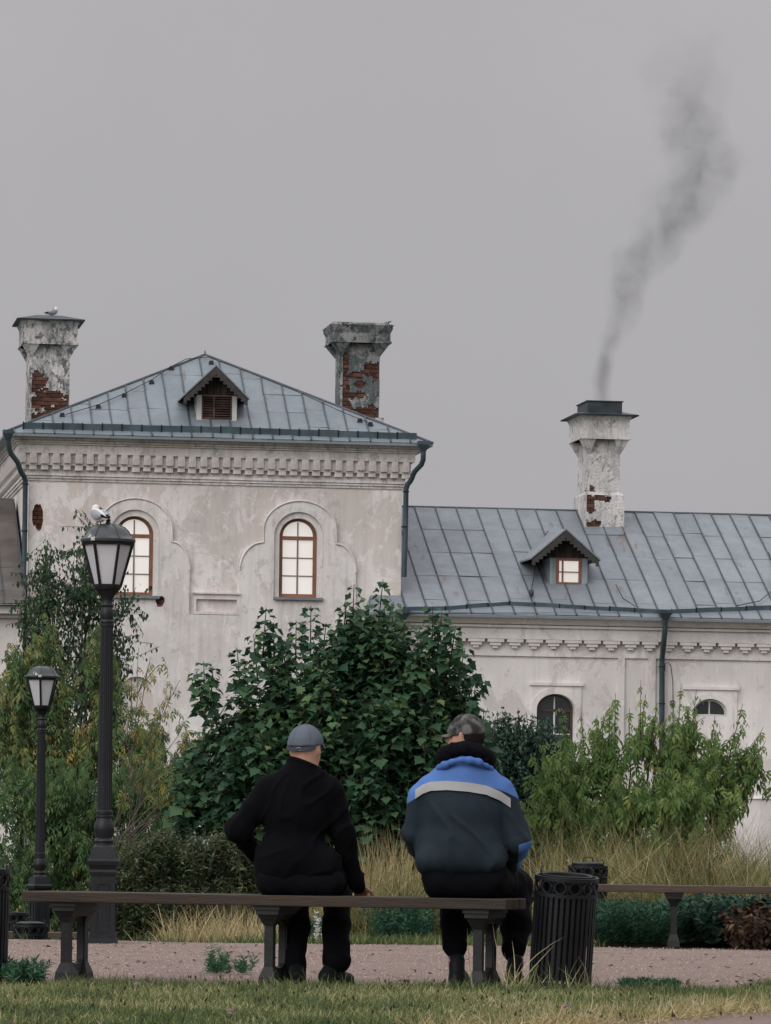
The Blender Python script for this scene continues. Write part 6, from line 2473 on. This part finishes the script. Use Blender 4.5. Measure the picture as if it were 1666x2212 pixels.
isb = M_.math('MAXIMUM', yoke, cuff)
vv = M_.ramp(M_.noise(4, 5), (.3, .82), (.7, 1.18))
M_.color(M_.mix(1.0, M_.mix(isb, (.017, .027, .036), (.082, .17, .43)), vv, 'MULTIPLY'))
M_.bump(M_.noise(220, 3), .25, .004)
jk = inst('jacket', JB.mesh('jacket', M_.m, .009, .013, (5, 5, 4), 9, 1.1, lambda V: .18 + .82 * np.clip((zst - .05 - V[:, 2]) / .10, 0, 1), .7), man2)


def drape(B, rows, off, dy0=-.6):
    """a cloth strip laid on body B as seen from behind: rows of (x, z) points"""
    pts = np.array([(x, dy0, z) for r_ in rows for x, z in r_])
    for _ in range(60):
        d = B(pts)
        pts[:, 1] += np.clip(d - off, -.02, .05)
    return pts


def strip_on(B, top, bot, off, name, mat, parent, n=60, nrow=5, thick=.004):
    """top, bot: functions x -> z; x range from the first argument pair"""
    x0, x1, ft, fb = top[0], top[1], top[2], bot
    xs_ = np.linspace(x0, x1, n)
    rows = [[(x, ft(x) * (1 - j / (nrow - 1)) + fb(x) * j / (nrow - 1)) for x in xs_] for j in range(nrow)]
    P = drape(B, rows, off)
    v = [tuple(p) for p in P] + [tuple(p + np.array([0, thick * 3, 0])) for p in P]
    k = n * nrow
    f = []
    for j in range(nrow - 1):
        for i in range(n - 1):
            a = j * n + i
            f += [(a, a + n, a + n + 1, a + 1), (k + a, k + a + 1, k + a + n + 1, k + a + n)]
    for i in range(n - 1):
        f += [(i, i + 1, k + i + 1, k + i), (k - n + i, k + k - n + i, k + k - n + i + 1, k - n + i + 1)]
    for j in range(nrow - 1):
        a = j * n
        f += [(a, k + a, k + a + n, a + n), (a + n - 1, a + 2 * n - 1, k + a + 2 * n - 1, k + a + n - 1)]
    m = MB(); m.add(v, f)
    return m.build(name, mat, parent, 60)


sz_ = lambda y: p2(1000, y)[2]
kx = lambda x: p2(x, 1700)[0]
stp = [(kx(897), 1708), (kx(912), 1697), (kx(930), 1690), (kx(965), 1688), (kx(1011), 1691), (kx(1050), 1697), (kx(1080), 1709), (kx(1103), 1724)]
fx_, fy_ = [q[0] for q in stp], [sz_(q[1]) for q in stp]
strip_on(JB, (kx(897), kx(1103), lambda x: float(np.interp(x, fx_, fy_))), lambda x: float(np.interp(x, fx_, fy_)) - .049, .012, 'reflective_stripe', GREYS, jk)
# fleece collar and the rolled blue hood under it
B = Body(.03)
cn = p2(1006, 1631, .02)
for i in range(12):
    t0, t1 = 2 * math.pi * i / 12, 2 * math.pi * (i + 1) / 12
    q = lambda t: cn + np.array([.122 * math.cos(t), .105 * math.sin(t), -.030 * math.sin(t) * 0 - .022 * math.cos(2 * t) - .006 * math.cos(t) + .012])
    B.limb(q(t0), q(t1), .033, .033)
B.limb(cn + np.array([.10, -.05, -.02]), cn + np.array([.145, -.02, -.075]), .035, .022)
B.limb(cn + np.array([-.10, -.05, -.01]), cn + np.array([-.135, -.02, -.05]), .035, .022)
inst('fleece_collar', B.mesh('fleece_collar', FUR, .009, .005, (40, 40, 40)), jk)
B = Body(.03)
cn = p2(1005, 1648, .0)
for i in range(9):
    t0, t1 = math.pi + math.pi * i / 9, math.pi + math.pi * (i + 1) / 9
    q = lambda t: cn + np.array([.145 * math.cos(t), .135 * math.sin(t), .014 - .05 * abs(math.cos(t)) ** 2])
    w = lambda t: .012 + .004 * math.cos(5 * t)
    B.limb(q(t0), q(t1), w(t0), w(t1))
inst('rolled_hood', B.mesh('rolled_hood', BLUE, .009, .004, (18, 18, 18), 2), jk)
B = Body(.04)
B.limb(p2(950, 1903, -.06), p2(1058, 1905, -.06), .086, .086); B.limb(p2(950, 1905, .06), p2(1060, 1905, .06), .09, .09); B.limb(p2(945, 1882, -.02), p2(1066, 1882, -.02), .085, .085)
for xa, xb, xc in ((965, 974, 986), (1058, 1116, 1115)):
    B.limb(p2(xa, 1902, .04), p2(xb, 1913, .42), .100, .082)
    B.limb(p2(xb, 1913, .42), p2(xc, 1995, .28), .082, .076)
    B.limb(p2(xc, 1995, .28), p2(xc - 4, 2046, .20), .076, .066)
    B.limb(p2(xc - 4, 2046, .20), p2(xc, 2074, .17), .062, .042, .015)
inst('trousers', B.mesh('trousers', NAVY, .012, .009, (12, 10, 9), 7), man2)
g_ = lambda x, dy: np.array([p2(x, 2127, dy)[0], dy, .0])
shoe(man2, g_(987, .12), g_(1001, .28), 'boot', SHOE, 1.05, p2(987, 2074, .16))
shoe(man2, g_(1108, .12), g_(1118, .30), 'boot', SHOE, 1.05, p2(1114, 2078, .16))
cap_on(man2, hc2 + np.array([0, 0, .0]), fd2, CAMO, CAMOD, (.090, .104, .108), .06, False, 0, .0, -.010)
B = Body(.01); ang = math.atan2(-fd2[0], fd2[1])
B.ell(hc2 + np.array([0, 0, .005]), (.083, .1035, .110), (ang, 'Z')); B.cut(hc2 + np.array([0, 0, -.055]), (0, 0, -1)); B.cut(hc2 - fd2 * .01, fd2); B.cut(hc2 + np.array([0, 0, .02]), (0, 0, 1))
inst('hair', B.mesh('hair', cloth('dark_hair', (.014, .012, .012)), .007), man2)

# ------------------------------------------------------------------ gulls
GW = cloth('gull_white', (.68, .67, .66), .8, .06, 120, .15)
GG = cloth('gull_grey', (.33, .36, .40), .8, .1, 120, .15)
GB = cloth('gull_black', (.012, .012, .014), .8)
GBK = plain('gull_beak', (.10, .055, .03), .5)
GL = plain('gull_leg', (.20, .10, .08), .6)


def gull(label, loc, s, heading, headturn):
    """local x = forward"""
    B = Body(.02)
    B.ell((0, 0, .115), (.105, .058, .060), (-R(18), 'Y')); B.limb((.055, 0, .13), (.085, 0, .185), .045, .034)
    hd = np.array([.085, 0, .20]) + np.array([math.cos(headturn), math.sin(headturn), 0]) * .012
    B.ell(hd, (.036, .033, .032)); B.limb((-.08, 0, .10), (-.17, 0, .075), .034, .014)
    g = inst('gull', B.mesh('gull', GW, .006), None, loc, (0, 0, heading), (s, s, s))
    tag(g, label, 'bird', 'gulls')
    for sd_ in (-1, 1):
        W = Body(.015)
        W.ell((-.015, sd_ * .045, .125), (.105, .022, .048), (-R(14), 'Y')); W.limb((-.08, sd_ * .042, .118), (-.14, sd_ * .025, .10), .024, .012)
        w = inst('wing', W.mesh('wing', GG, .006), g)
        W = Body(.01); W.limb((-.12, sd_ * .03, .108), (-.205, sd_ * .010, .082), .017, .005)
        inst('wing_tip', W.mesh('wing_tip', GB, .005), w)
        m = MB(); m.tube([(.0, sd_ * .02, .07), (.0, sd_ * .02, .0)], .005, 5); m.tube([(.0, sd_ * .02, .003), (.035, sd_ * .024, .003)], .004, 4); m.tube([(.0, sd_ * .02, .003), (.03, sd_ * .004, .003)], .004, 4)
        m.build('leg', GL, g, 60)
        m = MB()
        d_ = Vector((math.cos(headturn), math.sin(headturn), 0)); pr_ = Vector((-d_.y, d_.x, 0))
        m.x = Matrix.Translation(Vector(hd) + d_ * .020 + pr_ * sd_ * .026 + Vector((0, 0, .007)))
        m.lathe([(.001, -.005), (.005, 0), (.001, .005)], 8)
        m.build('eye', GB, g, 60)
    d_ = Vector((math.cos(headturn), math.sin(headturn), 0))
    m = MB(); m.tube([Vector(hd) + d_ * .028, Vector(hd) + d_ * .055 + Vector((0, 0, -.004)), Vector(hd) + d_ * .068 + Vector((0, 0, -.012))], [.011, .008, .002], 6)
    m.build('beak', GBK, g, 60)
    return g


q = at(211, 1139, LY - .03)
gull('white and grey gull standing on the tall lamp', (q.x + .005, LY - .0, q.z + .0), .76, R(120), R(-95))
A0, A1, B0, B1, zt = dimL[:5]
ca, cb = T.px(114, 690, (B0 + B1) / 2)[0], (B0 + B1) / 2
gp = T.O + T.t * ca + T.n * cb
gull('small looking gull sitting on the left chimney cap', (gp.x, gp.y, zt + .125), 1.0, R(35), R(140))

# ------------------------------------------------------------------ smoke from the flue
A0, A1, B0, B1, zt = dimR[:5]
sx0, sx1, sy0, sy1 = 1270, 1640, 40, 868
sb = (B0 + B1) / 2
xA, zA_ = Wf.px(sx0, sy1, sb); xB, zB_ = Wf.px(sx1, sy0, sb)
zA_ = zt + .30
Wd, Hd, Dd = xB - xA, zB_ - zA_, 1.7
SO = Wf.O + Wf.t * xA + Wf.n * (sb - Dd / 2)
m = MB()
m.box(0, Wd, 0, Dd, 0, Hd)
M_ = Mat('smoke')
t = M_.t
t.nodes.remove(M_.p)
sep = N(t, 'ShaderNodeSeparateXYZ')
nzv = N(t, 'ShaderNodeTexNoise'); nzv.inputs['Scale'].default_value = 1.5; nzv.inputs['Detail'].default_value = 3
M_.link(M_.co, nzv.inputs['Vector'])
sub = N(t, 'ShaderNodeVectorMath', operation='SUBTRACT'); M_.link(nzv.outputs['Color'], sub.inputs[0]); sub.inputs[1].default_value = (.5, .5, .5)
scl = N(t, 'ShaderNodeVectorMath', operation='SCALE'); M_.link(sub.outputs[0], scl.inputs[0])
sep0 = N(t, 'ShaderNodeSeparateXYZ'); M_.link(M_.co, sep0.inputs[0])
zn0 = M_.math('DIVIDE', sep0.outputs['Z'], Hd, True)
M_.link(M_.math('ADD', M_.math('MULTIPLY', zn0, 1.7), .14), scl.inputs['Scale'])
add = N(t, 'ShaderNodeVectorMath', operation='ADD'); M_.link(M_.co, add.inputs[0]); M_.link(scl.outputs[0], add.inputs[1])
M_.link(add.outputs[0], sep.inputs[0])
zn = M_.math('DIVIDE', sep.outputs['Z'], Hd, True)


def fcurve(inp, pts):
    c = N(t, 'ShaderNodeFloatCurve')
    cu = c.mapping.curves[0]
    cu.points[0].location = pts[0]; cu.points[1].location = pts[-1]
    for p in pts[1:-1]: cu.points.new(*p)
    c.mapping.update()
    M_.link(inp, c.inputs['Value'])
    return c.outputs[0]


plume = [(868, 1304, 15, 1.5), (820, 1304, 15, 1.4), (780, 1310, 17, 1.25), (740, 1322, 20, 1.1), (700, 1338, 26, .95), (650, 1352, 32, .8), (600, 1364, 38, .65), (550, 1388, 50, .5), (500, 1436, 60, .42), (450, 1472, 62, .42), (400, 1500, 66, .46), (350, 1518, 70, .46), (300, 1508, 68, .36), (250, 1492, 74, .25), (200, 1488, 82, .17), (130, 1484, 90, .08), (40, 1490, 80, 0.)]
ny_ = lambda y: (868 - y) / (868 - 40)
cx = M_.math('MULTIPLY', fcurve(zn, [(ny_(y), (x - sx0) / (sx1 - sx0)) for y, x, w, d in plume]), Wd)
rad = M_.math('MULTIPLY', fcurve(zn, [(ny_(y), (w * 1.2 + 4) / 130) for y, x, w, d in plume]), 130 / (sx1 - sx0) * Wd)
den = fcurve(zn, [(ny_(y), d / 1.6) for y, x, w, d in plume])
dx = M_.math('SUBTRACT', sep.outputs['X'], cx)
dyy = M_.math('SUBTRACT', sep.outputs['Y'], Dd / 2)
dist = M_.math('SQRT', M_.math('ADD', M_.math('MULTIPLY', dx, dx), M_.math('MULTIPLY', dyy, dyy)))
rel = M_.math('DIVIDE', dist, rad)
fall = M_.math('POWER', M_.math('SUBTRACT', 1.2, rel, True), 1.4)
nf_ = N(t, 'ShaderNodeTexNoise'); nf_.inputs['Scale'].default_value = 2.0; nf_.inputs['Detail'].default_value = 7; nf_.inputs['Roughness'].default_value = .6
mpS = N(t, 'ShaderNodeMapping'); mpS.inputs['Scale'].default_value = (1, 1, .62)
M_.link(add.outputs[0], mpS.inputs[0]); M_.link(mpS.outputs[0], nf_.inputs['Vector'])
mrn = N(t, 'ShaderNodeMapRange'); mrn.inputs['From Min'].default_value = .40; mrn.inputs['From Max'].default_value = .66; mrn.inputs['To Min'].default_value = .22; mrn.inputs['To Max'].default_value = 1.5
M_.link(nf_.outputs['Fac'], mrn.inputs['Value'])
dd = M_.math('MULTIPLY', M_.math('MULTIPLY', fall, den), mrn.outputs[0])
pv = N(t, 'ShaderNodeVolumePrincipled')
pv.inputs['Color'].default_value = (.22, .22, .24, 1)
M_.link(M_.math('MULTIPLY', dd, 2.9), pv.inputs['Density'])
M_.link(pv.outputs[0], M_.out.inputs['Volume'])
sm = m.build('smoke', M_.m, None)
sm.location = SO + Vector((0, 0, zA_))
sm.rotation_euler = (0, 0, TH)
tag(sm, 'thin dark smoke drifting up from the wing chimney', 'smoke', None, 'stuff')
